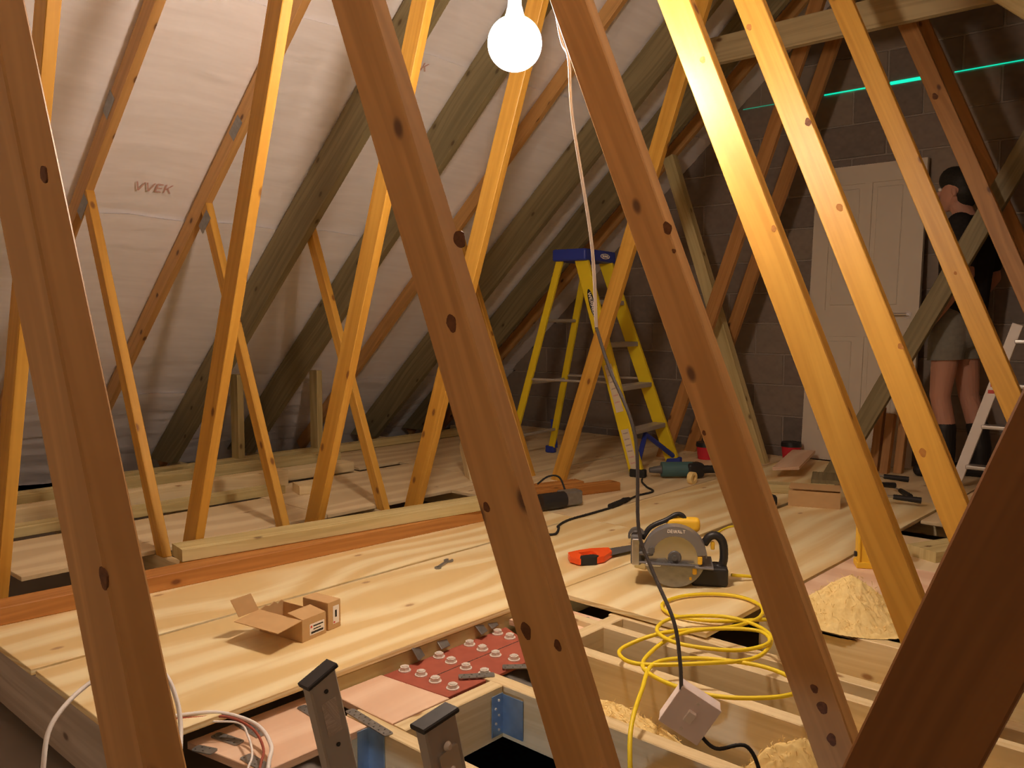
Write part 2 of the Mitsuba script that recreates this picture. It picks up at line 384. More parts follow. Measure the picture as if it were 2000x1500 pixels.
for k, x in TX.items():
    t = thing('roof_truss', TRUSS_LABEL[k], 'roof truss', 'trusses of the roof')
    xm = x + TH / 2
    mat = 'orange_wood' if k in (2, 3, 4, 6) else 'brown_wood'
    if k == 1: mat = 'brown_wood'
    floor_cut = ((0, 0, -0.018), (0, 0, 1))
    if k not in NO_WEB:
        # left web: inner edge y = AL + BL z, body towards +y
        n = unit(V(0, 1, -BL)); off = n * WW / 2
        p = lambda z: V(xm, AL + BL * z, z) + off
        stick('web', p(-0.03), p(3.13), TH, WW, 'far_wood' if k >= 8 else 'orange_wood', parent=t, cut0=floor_cut)
        n = unit(V(0, -1, BR)); off2 = n * WW / 2
        q = lambda z: V(xm, AR + BR * z, z) + off2
        if k == 0 or k == 1 or k == 2: rm = 'brown_wood'
        elif k >= 8: rm = 'far_wood'
        else: rm = 'orange_wood'
        if k not in (5, 7):
            stick('web', q(-0.03), q(3.13), TH, WW, rm, parent=t, cut0=floor_cut)
        # struts from the foot of the webs out to the rafters
        n = unit(V(0, 1, -BS)); off3 = n * 0.030
        zr = (AF - AS) / (BS - BF)
        s = lambda z: V(xm, AS + BS * z, z) + off3
        rc = (on_raf(xm, 1.0), NF)
        if k in (2, 3, 4, 6):
            stick('strut', s(-0.03), s(zr - 0.02), TH, 0.060, 'orange_wood', parent=t, cut0=floor_cut, cut1=rc)
        if k == 1:
            a, b = V(0.928, 0.337, 0.474), V(0.928, 0.179, 0.901)
            d = unit(b - a); nn = unit(np.cross(d, V(1, 0, 0)));
            if nn[1] > 0: nn = -nn
            a0 = a + nn * 0.055 - d * (a[2] + 0.0) / d[2]; b0 = a + nn * 0.055 + d * 1.10
            stick('strut', a0, b0, TH, 0.11, 'shaded_wood', parent=t, cut0=floor_cut)
    # rafters and ceiling tie
    c0 = on_raf(xm, -0.09, ROOF_OFF / 2); c1 = on_raf(xm, 3.34, ROOF_OFF / 2)
    ridge = ((0, YC, 0), (0, 1, 0))
    stick('rafter', c0, c1, TH, ROOF_OFF - 0.004, 'brown_wood', parent=t, cut1=ridge)
    stick('rafter', mir(c0), mir(c1), TH, ROOF_OFF - 0.004, 'brown_wood', parent=t, cut1=ridge)
    for ya, yb in {1: [(-1.75, 0.70), (1.98, 5.70)], 2: [(-1.75, 0.75), (1.96, 5.70)]}.get(k, [(-1.75, 5.70)]):
        stick('ceiling_tie', (xm, ya, -0.067), (xm, yb, -0.067), TH, 0.094, 'pale_wood', parent=t)
    for (py, pz, ang) in PLATES.get(k, []):
        pl = cbox((-0.0006, -0.055, -0.030), (0.0006, 0.055, 0.030), 0.0004)
        d = unit(V(0, -BF, 1)) if False else UPSLOPE
        pl.apply_transform(frame(V(x - 0.0007, py, pz), V(1, 0, 0), d, np.cross(V(1, 0, 0), d)))
        obj('nail_plate', pl, 'galvanised', t)

# the floor below
def lower_plane():
    P = sbox(-1.35, 2 * YC - 6.0, XW, 6.0).difference(sbox(1.22, -0.3, 1.84, 1.70))
    m = extrude(P, 0.012); m.apply_translation((0, 0, -0.262)); obj('plasterboard', m, 'plasterboard', 'floor')
    m = cbox((-1.4, -2.2, -2.66), (6.0, 6.1, -2.62)); obj('room_below', m, 'carpet', 'floor')
lower_plane()
tag('floor', 'loft floor of plywood sheets laid across the ties', kind='structure')
PL = 0.018
sheet = lambda c, m, a=0.0, z=0.0: slab('plywood_sheet', c, z, PL, m, 'floor', along=a)
sheet([(0.808, 1.880), (3.247, 1.880), (3.247, 2.494), (0.812, 2.494)], 'ply_wood')
sheet([(3.252, 1.905), (5.69, 1.905), (5.69, 2.505), (3.252, 2.505)], 'ply_wood')
sheet([(0.806, 2.512), (3.240, 2.512), (3.240, 3.115), (0.806, 3.115)], 'ply_wood')
sheet([(3.246, 2.514), (5.69, 2.514), (5.69, 3.10), (3.246, 3.10)], 'ply_dull')
sheet([(2.287, 1.272), (4.72, 1.272), (4.72, 1.868), (2.287, 1.868)], 'ply_wood', 0.0, 0.004)
sheet([(2.80, 0.62), (3.44, 0.62), (3.44, 1.262), (2.80, 1.262)], 'pink_ply', 1.57)
sheet([(3.445, 0.70), (3.95, 0.70), (3.95, 1.264), (3.445, 1.264)], 'ply_dull')
sheet([(4.30, 0.66), (5.85, 0.66), (5.85, 1.26), (4.30, 1.26)], 'ply_dull')
sheet([(4.726, 1.272), (5.85, 1.272), (5.85, 1.895), (4.726, 1.895)], 'ply_dull')
sheet([(1.09, 3.455), (2.46, 3.455), (2.46, 4.04), (1.09, 4.04)], 'ply_dull')
sheet([(2.466, 3.455), (3.72, 3.455), (3.72, 4.30), (2.466, 4.30)], 'ply_dull')
sheet([(3.30, 3.107), (5.70, 3.107), (5.70, 3.45), (3.30, 3.45)], 'ply_dull')
sheet([(3.726, 3.47), (5.75, 3.47), (5.75, 4.40), (3.726, 4.40)], 'ply_dull')
sheet([(3.40, 4.41), (5.75, 4.41), (5.75, 5.12), (3.40, 5.12)], 'ply_dull')

# dark knots and holes of the posts, set flush in their faces: truss, radius, y, z
for k, r, y, z in [(1, 0.011, 0.930, 1.078), (1, 0.010, 0.948, 0.952), (1, 0.009, 0.796, 0.509), (1, 0.006, 0.737, 0.503), (1, 0.006, 0.875, 0.679), (2, 0.010, 0.998, 1.153), (2, 0.004, 0.981, 1.103), (2, 0.007, 0.651, 0.24), (2, 0.010, 0.634, 0.207), (2, 0.009, 0.614, 0.15), (2, 0.004, 0.901, 0.72),
                   (3, 0.008, 1.249, 1.678), (3, 0.007, 1.028, 1.198), (4, 0.009, 1.413, 1.947), (4, 0.010, 1.198, 1.599), (4, 0.010, 1.086, 1.314), (4, 0.008, 0.885, 0.875), (4, 0.010, 0.81, 0.552), (6, 0.006, 1.047, 1.15), (8, 0.014, 1.492, 2.165), (0, 0.008, 0.817, 0.715), (0, 0.007, 0.925, 1.102)]:
    P = Polygon([(r * (1 + 0.15 * math.sin(3 * a + y * 40)) * math.cos(a), 1.35 * r * (1 + 0.12 * math.cos(2 * a + z * 30)) * math.sin(a)) for a in np.linspace(0, 2 * math.pi, 14, endpoint=False)])
    kn_ = extrude(P, 0.002); d = unit(V(0, BR, 1)); kn_.apply_transform(frame(V(TX[k] + 0.0014, y, z), np.cross(d, V(-1, 0, 0)), d, V(-1, 0, 0)))
    obj('knot', kn_, 'pale_knot' if k in (3, 4, 6) and not (k == 4 and abs(z - 1.599) < 0.01) else 'knot_wood', ['roof_truss', *[f'roof_truss_{q:03d}' for q in range(1, 10)]][k])

# ---------------------------------------------------------------- new timbers
def green_rafter(x, label, lo=-0.05, hi=3.28, depth=0.215):
    off = ROOF_OFF - 0.004 - depth / 2
    k = stick('sister_rafter', on_raf(x + 0.0235, lo, off), on_raf(x + 0.0235, hi, off), 0.047, depth, 'green_wood',
              cut0=((0, 0, -0.018 if True else lo), (0, 0, 1)), cut1=((0, YC + 0.05, 0), (0, 1, 0)))
    return tag(k, label, 'rafter', 'new green rafters on the left slope')
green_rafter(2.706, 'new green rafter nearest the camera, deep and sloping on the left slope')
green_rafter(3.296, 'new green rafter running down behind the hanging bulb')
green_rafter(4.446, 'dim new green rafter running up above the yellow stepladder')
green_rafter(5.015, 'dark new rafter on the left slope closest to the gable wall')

k = stick('collar_beam', (4.421, 2.62, 2.455), (4.421, 0.96, 2.455), 0.047, 0.145, 'dim_wood'); tag(k, 'pale collar beam running level high across the far end', 'beam')
off = ROOF_OFF - 0.11
k = stick('sister_rafter', mir(on_raf(4.3, 1.6, off)), mir(on_raf(4.3, 3.2, off)), 0.047, 0.20, 'olive_wood'); tag(k, 'new rafter on the right slope cutting the top right corner', 'rafter')
k = stick('strut_timber', (5.33, 2.58, 0.0), (5.33, 3.32, 2.10), 0.07, 0.085, 'olive_wood', cut0=((0, 0, 0.0), (0, 0, 1)))
tag(k, 'green treated strut standing behind the brown post, right of the yellow stepladder', 'wooden strut')
k = stick('strut_timber', (5.24, 2.045, 0.01), (5.24, 1.03, 1.95), 0.05, 0.11, 'green_wood', cut0=((0, 0, 0.0), (0, 0, 1)))
tag(k, 'green treated strut leaning up to the right across the white door and the person', 'wooden strut')

# eaves studs and plates
for i, (x, y, lab) in enumerate([(2.91, 5.05, 'pale upright stud at the eaves behind the left posts, nearer one'), (3.52, 5.05, 'pale upright stud at the eaves further back, left of the yellow stepladder')]):
    k = stick('eaves_stud', (x, y, 0.0555), (x, y, 0.60), 0.045, 0.09, 'olive_wood', nrm=(1, 0, 0)); tag(k, lab, 'wooden stud')
k = stick('sole_plate', (2.0, 5.05, 0.029), (5.3, 5.05, 0.029), 0.05, 0.09, 'olive_wood', nrm=(0, 0, 1)); tag(k, 'long pale plate lying along the eaves under the studs', 'timber')
# long loose planks along the eaves
planks = [((0.6, 4.16, 0.022), (2.62, 4.11, 0.022), 0.044, 0.10, 'olive_wood', 'pale plank lying on the far left floor, front edge of the plank pile'),
          ((0.5, 4.32, 0.047), (2.75, 4.28, 0.047), 0.094, 0.10, 'pale_wood', 'thick pale plank in the plank pile at the left eaves, second row'),
          ((0.5, 4.50, 0.030), (3.3, 4.40, 0.030), 0.060, 0.13, 'pale_wood', 'pale plank in the plank pile at the left eaves, third row'),
          ((0.4, 4.68, 0.047), (3.35, 4.60, 0.047), 0.094, 0.12, 'olive_wood', 'pale plank in the plank pile at the left eaves, rearmost row')]
for a, b, t, w, m, lab in planks:
    k = stick('plank', a, b, t, w, m, nrm=(0, 0, 1)); tag(k, lab, 'plank', 'planks piled along the eaves')
k = stick('offcut', (2.66, 4.02, 0.0255), (2.78, 3.98, 0.0255), 0.05, 0.14, 'pale_wood', nrm=(0, 0, 1)); tag(k, 'short pale offcut between the second and third thin struts', 'wood offcut')

# the two timbers lying along the front boards
k = stick('floor_timber', (0.62, 3.014, 0.0285), (3.22, 2.816, 0.0285), 0.057, 0.105, 'red_wood', nrm=(0, 0, 1)); tag(k, 'long orange timber lying on the plywood across the left half', 'timber')
k = stick('floor_timber', (1.50, 3.0605, 0.0815), (3.10, 2.795, 0.0815), 0.047, 0.122, 'olive_wood', nrm=(0, 0, 1)); tag(k, 'shorter pale olive timber lying on top of the long orange timber', 'timber')

# ---------------------------------------------------------------- hatch: joists, trimmers, pink boards, steel plate
def joist(name, p0, p1, t, w, mat, label, cat='joist', group=None):
    k = stick(name, p0, p1, t, w, mat, nrm=(0, 1, 0) if abs(p1[0] - p0[0]) > abs(p1[1] - p0[1]) else (1, 0, 0)); return tag(k, label, cat, group)
joist('floor_joist', (0.838, 1.70, -0.105), (0.838, 3.6, -0.105), 0.045, 0.17, 'cool_lit_grey', 'deep joist coloured cool grey for light from below, under the plywood edge at the lower left corner')
jt = -0.06
joist('floor_joist', (1.725, -0.9, jt - 0.075), (1.725, 1.66, jt - 0.075), 0.047, 0.15, 'pale_wood', 'joist on the far side of the hatch, behind the white switch box')
joist('floor_joist', (1.975, -0.9, -0.02 - 0.085), (1.975, 1.665, -0.02 - 0.085), 0.047, 0.17, 'pale_wood', 'joist under the yellow cable coil, second beyond the hatch')
joist('floor_joist', (2.300, -0.9, -0.02 - 0.085), (2.300, 1.63, -0.02 - 0.085), 0.047, 0.17, 'pale_wood', 'joist along the front edge of the plywood with the circular saw')
joist('floor_joist', (2.640, -0.9, -0.02 - 0.085), (2.640, 1.26, -0.02 - 0.085), 0.047, 0.17, 'pale_wood', 'joist beside the heap of insulation wool')
joist('trimmer', (2.00, 1.595, -0.105), (2.275, 1.595, -0.105), 0.047, 0.17, 'pale_wood', 'short trimmer between two joists right of the steel plate', 'trimmer')
tr = thing('trimmer', 'trimmer along the left side of the hatch, carrying the blue hanger', 'trimmer')
stick('beam', (1.346, 1.60, jt - 0.075), (1.70, 1.60, jt - 0.075), 0.047, 0.15, 'pale_wood', nrm=(0, 1, 0), parent=tr)
def hanger(parent, corner, sx, sy):
    """A bent sheet hanger: a flange on each of the two timbers meeting at the corner, with nail holes proud as heads."""
    cx, cy, zt = corner
    ms = [cbox((min(cx, cx + sx * 0.045), cy - 0.001, zt - 0.135), (max(cx, cx + sx * 0.045), cy + 0.001, zt - 0.018), 0.0005),
          cbox((cx - 0.001, min(cy, cy + sy * 0.075), zt - 0.135), (cx + 0.001, max(cy, cy + sy * 0.075), zt - 0.022), 0.0005)]
    h = obj('joist_hanger', cat_(*ms), 'blue_steel', parent)
    tag(h, 'blue galvanised joist hanger')
    for i in range(5):
        z = zt - 0.035 - 0.021 * i
        obj('nail', cyl((cx + sx * (0.018 + 0.012 * (i % 2)), cy - 0.001, z), (cx + sx * (0.018 + 0.012 * (i % 2)), cy - 0.004, z), 0.0035, 8), 'zinc_bolt', h)
hanger(tr, (1.698, 1.573, jt), -1, -1)
hd = thing('trimmer', 'short trimmer at the near end of the hatch beside the metal ladder', 'trimmer')
stick('beam', (1.322, 1.755, jt - 0.075), (1.322, 0.2, jt - 0.075), 0.043, 0.15, 'pale_wood', nrm=(1, 0, 0), parent=hd)
hg = obj('joist_hanger', cat_(cbox((1.262, 1.66, jt - 0.15), (1.2995, 1.662, jt - 0.002), .0005), cbox((1.296, 1.60, jt - 0.15), (1.299, 1.662, jt - 0.002), .0005)), 'blue_steel', hd)
tag(hg, 'blue galvanised joist hanger')
# pink boards
k = slab('pink_board', [(1.00, 1.665), (1.296, 1.665), (1.296, 1.925), (0.955, 1.925)], jt, 0.02, 'pink_ply'); tag(k, 'pink plywood board under the white cables, left of the metal ladder', 'board')
k = slab('pink_board', [(1.347, 1.628), (1.545, 1.628), (1.519, 1.883), (1.347, 1.883)], jt, 0.02, 'pink_ply'); tag(k, 'pink plywood board between the metal ladder and the red plate', 'board')
k = slab('pink_board', [(2.06, 1.63), (2.27, 1.63), (2.27, 1.88), (2.06, 1.88)], jt + 0.02, 0.02, 'pink_ply'); tag(k, 'small pink plywood piece under the corner of the saw sheet', 'board')
joist('bearer', (1.345, 1.9085, -0.068), (2.62, 1.9085, -0.068), 0.045, 0.096, 'olive_wood', 'yellowish bearer under the front edge of the plywood behind the bolts', 'bearer')
# red plate with bolts
sp = thing('steel_plate', 'red oxide steel plate with rows of bright hex bolts', 'steel plate')
slab('plate', [(1.553, 1.642), (1.96, 1.642), (2.05, 1.884), (1.526, 1.884)], jt - 0.004, 0.010, 'red_oxide', sp)
slab('plate', [(1.60, 1.768), (2.00, 1.768), (2.00, 1.771), (1.60, 1.771)], jt - 0.0035, 0.003, 'black_print', sp, ch=0.0005)
bolts = [(1.589, 1.862), (1.725, 1.862), (1.600, 1.803), (1.598, 1.741), (1.722, 1.806), (1.856, 1.862), (1.720, 1.741), (1.854, 1.804), (1.600, 1.672), (1.730, 1.675), (1.849, 1.743), (1.985, 1.862), (1.985, 1.808), (1.863, 1.680)]
hexm = tm(m3.Manifold.cylinder(0.013, 0.0145, 0.0145, 6) + m3.Manifold.cylinder(0.0155, 0.0125, 0.009, 16) + m3.Manifold.cylinder(0.003, 0.0185, 0.0185, 20))
for i, (x, y) in enumerate(bolts):
    M = trimesh.transformations.rotation_matrix(rng.uniform(0, 1), [0, 0, 1]); M[:3, 3] = (x, y, jt - 0.004)
    obj('bolt', moved(hexm, M), 'zinc_bolt', sp)
for i, (x, y, a, tl) in enumerate([(1.655, 1.877, 0.4, 1.1), (1.760, 1.884, 0.1, 0.9), (1.925, 1.880, 0.3, 0.9), (1.985, 1.890, 0.2, 0.8)]):
    w = rbox(0.042, 0.042, 0.004, 0.0018, 8)
    M = trimesh.transformations.euler_matrix(tl * 0.9, 0, a); M[:3, 3] = (x, y, jt + 0.028)
    w.apply_transform(M)
    k = obj('square_washer', w, 'galvanised')
    tag(k, ['grey square washer leaning on the bearer, nearest the metal ladder', 'grey square washer leaning behind the second bolt of the back row', 'grey square washer on the plate edge, left one of the far pair', 'grey square washer on the plate edge, furthest from the camera'][i], 'washer', 'square washers along the bearer')
# flat steel straps
straps = [((1.302, 1.585), (1.318, 1.768), 0.026, 'long grey steel strap across the pink board beside the metal ladder'),
          ((1.090, 1.920), (1.090, 1.812), 0.030, 'grey nail strap by the plywood edge, inside the top of the white cable loop'),
          ((1.015, 1.905), (1.035, 1.818), 0.028, 'grey nail strap under the thin white wire, left of the cable loop'),
          ((0.950, 1.880), (0.972, 1.826), 0.028, 'grey nail strap closest to the near post'),
          ((1.010, 1.757), (1.013, 1.670), 0.030, 'grey nail strap under the lower end of the white cable'),
          ((1.246, 1.880), (1.240, 1.795), 0.026, 'grey nail strap behind the taller metal ladder stile'),
          ((1.655, 1.705), (1.735, 1.640), 0.030, 'grey steel strap lapping over the front corner of the red plate'),
          ((1.790, 1.660), (1.860, 1.590), 0.030, 'grey steel strap just right of the red plate, by the knotty post'),
          ((2.353, 1.769), (2.22, 1.69), 0.030, 'dark steel strap under the edge of the saw sheet')]
for (a, b, w, lab) in straps:
    zt = jt + 0.003
    if 'saw sheet' in lab: a, b, zt = (2.12, 1.80), (2.24, 1.68), jt + 0.0235
    d = unit(V(b[0] - a[0], b[1] - a[1])); n = V(-d[1], d[0]) * w / 2
    pts = [V(*a) + n, V(*a) - n, V(*b) - n, V(*b) + n]
    P = Polygon(pts).buffer(-0.006).buffer(0.006, quad_segs=3)
    L = np.hypot(b[0] - a[0], b[1] - a[1])
    for q in np.arange(0.012, L - 0.008, 0.022):
        for s in (-1, 1):
            c = V(*a) + d * (q + 0.004 * s) + n * 0.5 * s
            P = P.difference(Point(c).buffer(0.0026, quad_segs=2))
    m = extrude(P, 0.0025); m.apply_translation((0, 0, zt - 0.0025))
    k = obj('steel_strap', m, 'galvanised'); tag(k, lab, 'steel strap')

# insulation between the joists
def wool(name, cx, cy, rx, ry, h, z, seed, label, n=90, peak=False):
    g = np.linspace(-1, 1, n); X_, Y_ = np.meshgrid(g, g)
    r = np.sqrt(X_ ** 2 + Y_ ** 2)
    base = np.clip(1 - r ** 2.2, 0, 1)
    q = np.stack([X_ * 3, Y_ * 3, np.full_like(X_, seed)], -1)
    cone = np.clip(1 - r ** 1.1, 0, 1) ** 1.25 if peak else base
    hh = h * cone * (0.72 + 0.5 * meshkit.fbm(q * 0.8, 2, seed)) + 0.016 * (meshkit.fbm(q * 4, 3, seed) - 0.5) * (base > 0.02) + 0.010 * (meshkit.fbm(q * 11, 3, seed) - 0.5) * (base > 0.02)
    v = np.stack([cx + X_ * rx, cy + Y_ * ry, z + np.maximum(hh, 0) - 0.0], -1).reshape(-1, 3)
    idx = np.arange(n * n).reshape(n, n)
    keep = (r[:-1, :-1] < 1.02)
    f = np.stack([idx[:-1, :-1], idx[:-1, 1:], idx[1:, 1:], idx[1:, :-1]], -1)[keep]
    lowv = v * 1.0; lowv[:, 2] = z - 0.01
    V2 = np.vstack([v, lowv]); F2 = np.vstack([f, f[:, ::-1] + len(v)])
    # loose fibres
    rs = np.random.RandomState(seed); fib = []
    for i in range(420):
        a = rs.uniform(0, 6.28); rr = math.sqrt(rs.uniform(0, 0.8)); ix = int((rr * math.cos(a) + 1) / 2 * (n - 1)); iy = int((rr * math.sin(a) + 1) / 2 * (n - 1))
        p = v[iy * n + ix]; d = unit(rs.normal(size=3) + V(0, 0, 0.6)) * rs.uniform(0.006, 0.020)
        fib.append(tube([p - d * 0.3, p + d * 0.5 + rs.normal(size=3) * 0.004, p + d], 0.0007, 2, 3))
    m = cat_(trimesh.Trimesh(*meshkit.arrays((V2, F2))[:2], process=False), *fib)
    k = obj(name, m, 'wool', smooth=40)
    return tag(k, label, 'insulation', kind='stuff')
wool('insulation_wool', 2.79, 1.02, 0.19, 0.21, 0.15, -0.018, 3, 'peaked heap of yellow insulation wool beside the pink floor sheet', peak=True)
wool('insulation_wool', 2.47, 0.80, 0.13, 0.42, 0.06, -0.17, 5, 'yellow insulation wool filling the bay below the heap, between two joists')
wool('insulation_wool', 2.13, 0.62, 0.11, 0.36, 0.10, -0.17, 8, 'yellow insulation wool in the bay behind the switch box')
wool('insulation_wool', 1.845, 0.77, 0.085, 0.22, 0.20, -0.17, 11, 'torn pale tuft of insulation wool at the bottom, left of the dark post', peak=True)
wool('insulation_wool', 1.84, 1.30, 0.09, 0.26, 0.07, -0.16, 14, 'yellow insulation wool between joists, under the knotty post')
wool('insulation_wool', 1.655, 1.02, 0.04, 0.12, 0.11, -0.245, 16, 'small pale tuft of insulation at the edge of the dark hatch')
wool('insulation_wool', 1.30, 3.30, 0.22, 0.10, 0.04, -0.16, 19, 'insulation scrap down in the gap behind the long orange timber')

# ---------------------------------------------------------------- bulb, cable, switch
lamp = thing('pendant_bulb', 'glowing round bulb hanging on a flex between the posts', 'light bulb')
k = numbered(lamp + '__globe')
scene[k] = {'type': 'sphere', 'center': BULB.tolist(), 'radius': BULB_R, 'bsdf': plain((0.9, 0.9, 0.9), 0.3),
            'emitter': {'type': 'area', 'radiance': rgb(*[BULB_L * c for c in BULB_RGB])}}
hold = tm(m3.Manifold.cylinder(0.03, 0.026, 0.018, 24).translate([0, 0, 0.074]) + m3.Manifold.cylinder(0.05, 0.019, 0.016, 24).translate([0, 0, 0.10]))
obj('lamp_holder', at(hold, *BULB), 'white_pvc', lamp, smooth=30)
obj('flex', tube([BULB + V(0, 0, 0.14), BULB + V(0.005, 0.01, 0.5), BULB + V(0, 0.12, 1.0), BULB + V(0, 0.26, 1.42)], 0.0035, 8), 'white_pvc', lamp, smooth=True)
sw_c = V(1.395, 0.808, 0.208)
cabpts = [(1.76, 1.62, 2.55), (1.73, 1.47, 2.0), (1.72, 1.398, 1.681), (1.70, 1.352, 1.60), (1.68, 1.323, 1.448), (1.62, 1.218, 1.141), (1.58, 1.172, 0.939), (1.55, 1.113, 0.849), (1.5, 1.010, 0.715), (1.45, 0.965, 0.534), (1.43, 0.920, 0.462), (1.40, 0.850, 0.382), (1.39, 0.828, 0.310), (1.383, 0.820, 0.258)]
cb = thing('switch_cable', 'long cable drooping from beside the bulb down to the white switch box', 'cable')
obj('upper_sheath', tube(cabpts[:7], 0.0042, 10), 'white_pvc', cb, smooth=True)
obj('shaded_lower_sheath', tube(cabpts[6:], 0.0038, 10), 'dark_grey', cb, smooth=True)  # same white cable; its lack of light is put into a darker colour
sw = thing('switch_box', 'white light switch box dangling tilted on its cable over the hatch', 'light switch')
nS = unit(V(-0.86, -0.51, -0.05)); rS = unit(np.cross(V(0, 0, 1), nS)); uS = np.cross(nS, rS)
ca, sa = math.cos(math.radians(-31)), math.sin(math.radians(-31))
eX, eY = rS * ca + uS * sa, -rS * sa + uS * ca
MS = frame(sw_c, eX, eY, nS)
obj('back_box', moved(at(rbox(0.0845, 0.0845, 0.030, 0.002), 0, 0, -0.017), MS), 'white_plastic', sw, smooth=30)
obj('face_plate', moved(at(rbox(0.086, 0.086, 0.007, 0.0018), 0, 0, 0.0015), MS), 'white_plastic', sw, smooth=30)
rk = rbox(0.016, 0.024, 0.012, 0.0015); rk.apply_transform(trimesh.transformations.rotation_matrix(0.12, [1, 0, 0]))
obj('rocker', moved(at(rk, 0, 0, 0.006), MS), 'white_label', sw, smooth=30)
for s in (-1, 1): obj('screw', moved(cyl((0, 0.030 * s, 0.0045), (0, 0.030 * s, 0.0062), 0.0032, 12), MS), 'zinc_bolt', sw)
k = obj('outlet_cable', tube([sw_c + eX * 0.036 - eY * 0.03 - nS * 0.02, sw_c + eX * 0.075 - eY * 0.028, (1.46, 0.72, 0.15), (1.47, 0.69, 0.07), (1.46, 0.66, -0.08), (1.44, 0.62, -0.4)], 0.0038, 8), 'black_rubber', smooth=True)
tag(k, 'dark cable leaving the lower right corner of the white switch box', 'cable')

# unseen cool lamp added below the hatch to tint the hatch timbers
lb_ = thing('added_cool_lamp', 'added unseen cool lamp below the hatch', 'lamp')
LP = V(0.55, 1.30, -1.60)
scene[lb_ + '__globe'] = {'type': 'sphere', 'center': LP.tolist(), 'radius': 0.06, 'bsdf': plain((0.9, 0.9, 0.9), 0.3), 'emitter': {'type': 'area', 'radiance': rgb(85., 105., 135.)}}
obj('light_stop', tm(m3.Manifold.cylinder(0.02, 0.03, 0.22, 32).translate([*(LP - V(0, 0, 0.09))])), 'dark_grey', lb_)  # opaque disc added to keep the lamp light off the carpet
obj('pole', cyl((LP[0], LP[1], -2.62), LP - V(0, 0, 0.09), 0.012), 'dark_grey', lb_)

# white cable loops at the lower left
def hang(u): return [V(*p) for p in u]
lp = thing('white_cable', 'white cable looping up behind the near post at the lower left', 'cable')
obj('sheath', tube([(0.47, 1.48, 0.02), (0.486, 1.495, 0.166), (0.495, 1.505, 0.211), (0.515, 1.533, 0.257), (0.55, 1.557, 0.282), (0.598, 1.58, 0.298), (0.64, 1.58, 0.31), (0.684, 1.562, 0.315), (0.715, 1.526, 0.299), (0.719, 1.487, 0.26), (0.708, 1.451, 0.223), (0.68, 1.401, 0.175), (0.66, 1.37, 0.05), (0.66, 1.36, -0.2)], 0.0042, 10), 'white_pvc', lp, smooth=True)
for i, (dx, r, m, lab) in enumerate([(0.0, 0.0050, 'white_pvc', 'white cable arching over the pink board in front of the near post'), (0.022, 0.0032, 'red_oxide', 'thin brown wire arching inside the white cable over the pink board'), (0.055, 0.0026, 'white_pvc', 'thin white wire curling over the nail straps on the pink board')]):
    pts = [(0.86 + dx * .3, 1.99, 0.0), (0.94 + dx, 1.94 - dx, 0.005 - dx * .3), (1.02 + dx * .4, 1.89 - dx, 0.0 - dx * .3), (1.065 - dx * .6, 1.80 - dx * .4, -0.015 - dx * .2), (1.05 - dx, 1.71 - dx * .2, -0.03), (1.01 - dx, 1.655, -0.04), (0.96 - dx, 1.60, -0.09)]
    k = obj('loose_wire' if i else 'white_cable', tube(pts, r, 10), m, smooth=True); tag(k, lab, 'cable')

# the metal ladder in the hatch
al = thing('metal_ladder', 'steel hatch ladder whose two stile tops stick up in the foreground', 'ladder')
def stile(y, top_l, top_r, bot_r, plate):
    tl, tr_, br = V(*top_l), V(*top_r), V(*bot_r)
    d = unit(br - tr_); w = np.linalg.norm(tr_ - tl)
    nx = unit((tr_ - tl) - d * np.dot(tr_ - tl, d)); ww = np.dot(tr_ - tl, nx)
    c = tr_ - nx * ww / 2
    a0, b0 = c + V(0, 0.012, 0) , c + d * 1.6 + V(0, 0.012, 0)
    m, uv = stick_mesh(a0, b0, 0.024, ww, (0, 1, 0), ch=0.003, cut0=((tl + tr_) / 2, np.cross(tr_ - tl, V(0, 1, 0))) if False else (tr_, unit(np.cross(V(0, 1, 0), tr_ - tl))))
    sk = obj('stile', m, 'ladder_alloy', al)
    up = -d
    capm, _ = stick_mesh(tl + up * 0.002 + V(0, 0.012, 0) - (tr_ - tl) * 0.06, tr_ + up * 0.002 + V(0, 0.012, 0) + (tr_ - tl) * 0.06, 0.030, 0.008, (0, 1, 0), ch=0.002)
    obj('end_cap', capm, 'black_plastic', sk)
    F = frame(c + V(0, 0.0, 0), nx, np.cross(V(0, -1, 0), nx), V(0, -1, 0))
    if plate:
        P = Polygon([(-0.014, 0), (0.014, 0), (0.014, 0.12), (-0.014, 0.12)]).buffer(0.004, quad_segs=4)
        hp = extrude(P, 0.004); hp.apply_transform(frame(c + d * 0.165 , nx, -d, V(0, -1, 0)))
        obj('hinge_plate', hp, 'aluminium', sk)
        for q in (0.035, 0.075): obj('rivet', cyl(c + d * q + V(0, -0.003, 0), c + d * q + V(0, -0.009, 0), 0.007, 16, 0.004), 'zinc_bolt', sk, smooth=30)
    else:
        lb = cbox((-0.014, -0.03, 0), (0.014, 0.03, 0.0008), 0.0003); lb.apply_transform(frame(c + d * 0.075, nx, -d, V(0, -1, 0)))
        st = obj('sticker', lb, 'cool_lit_grey', sk)
        l2 = cbox((-0.001, -0.016, 0.0009), (0.002, 0.016, 0.0014), 0.0002); l2.apply_transform(frame(c + d * 0.075, nx, -d, V(0, -1, 0)))
        for q in (0.028, 0.125): obj('rivet', cyl(c + d * q + V(0, 0.001, 0), c + d * q + V(0, -0.002, 0), 0.0035, 12), 'black_plastic', sk)
    return c, d
c1, d1 = stile(1.1, (0.746, 1.1, 0.385), (0.795, 1.1, 0.405), (0.824, 1.1, 0.279), False)
c2, d2 = stile(0.85, (0.761, 0.85, 0.394), (0.820, 0.85, 0.402), (0.842, 0.85, 0.31), True)
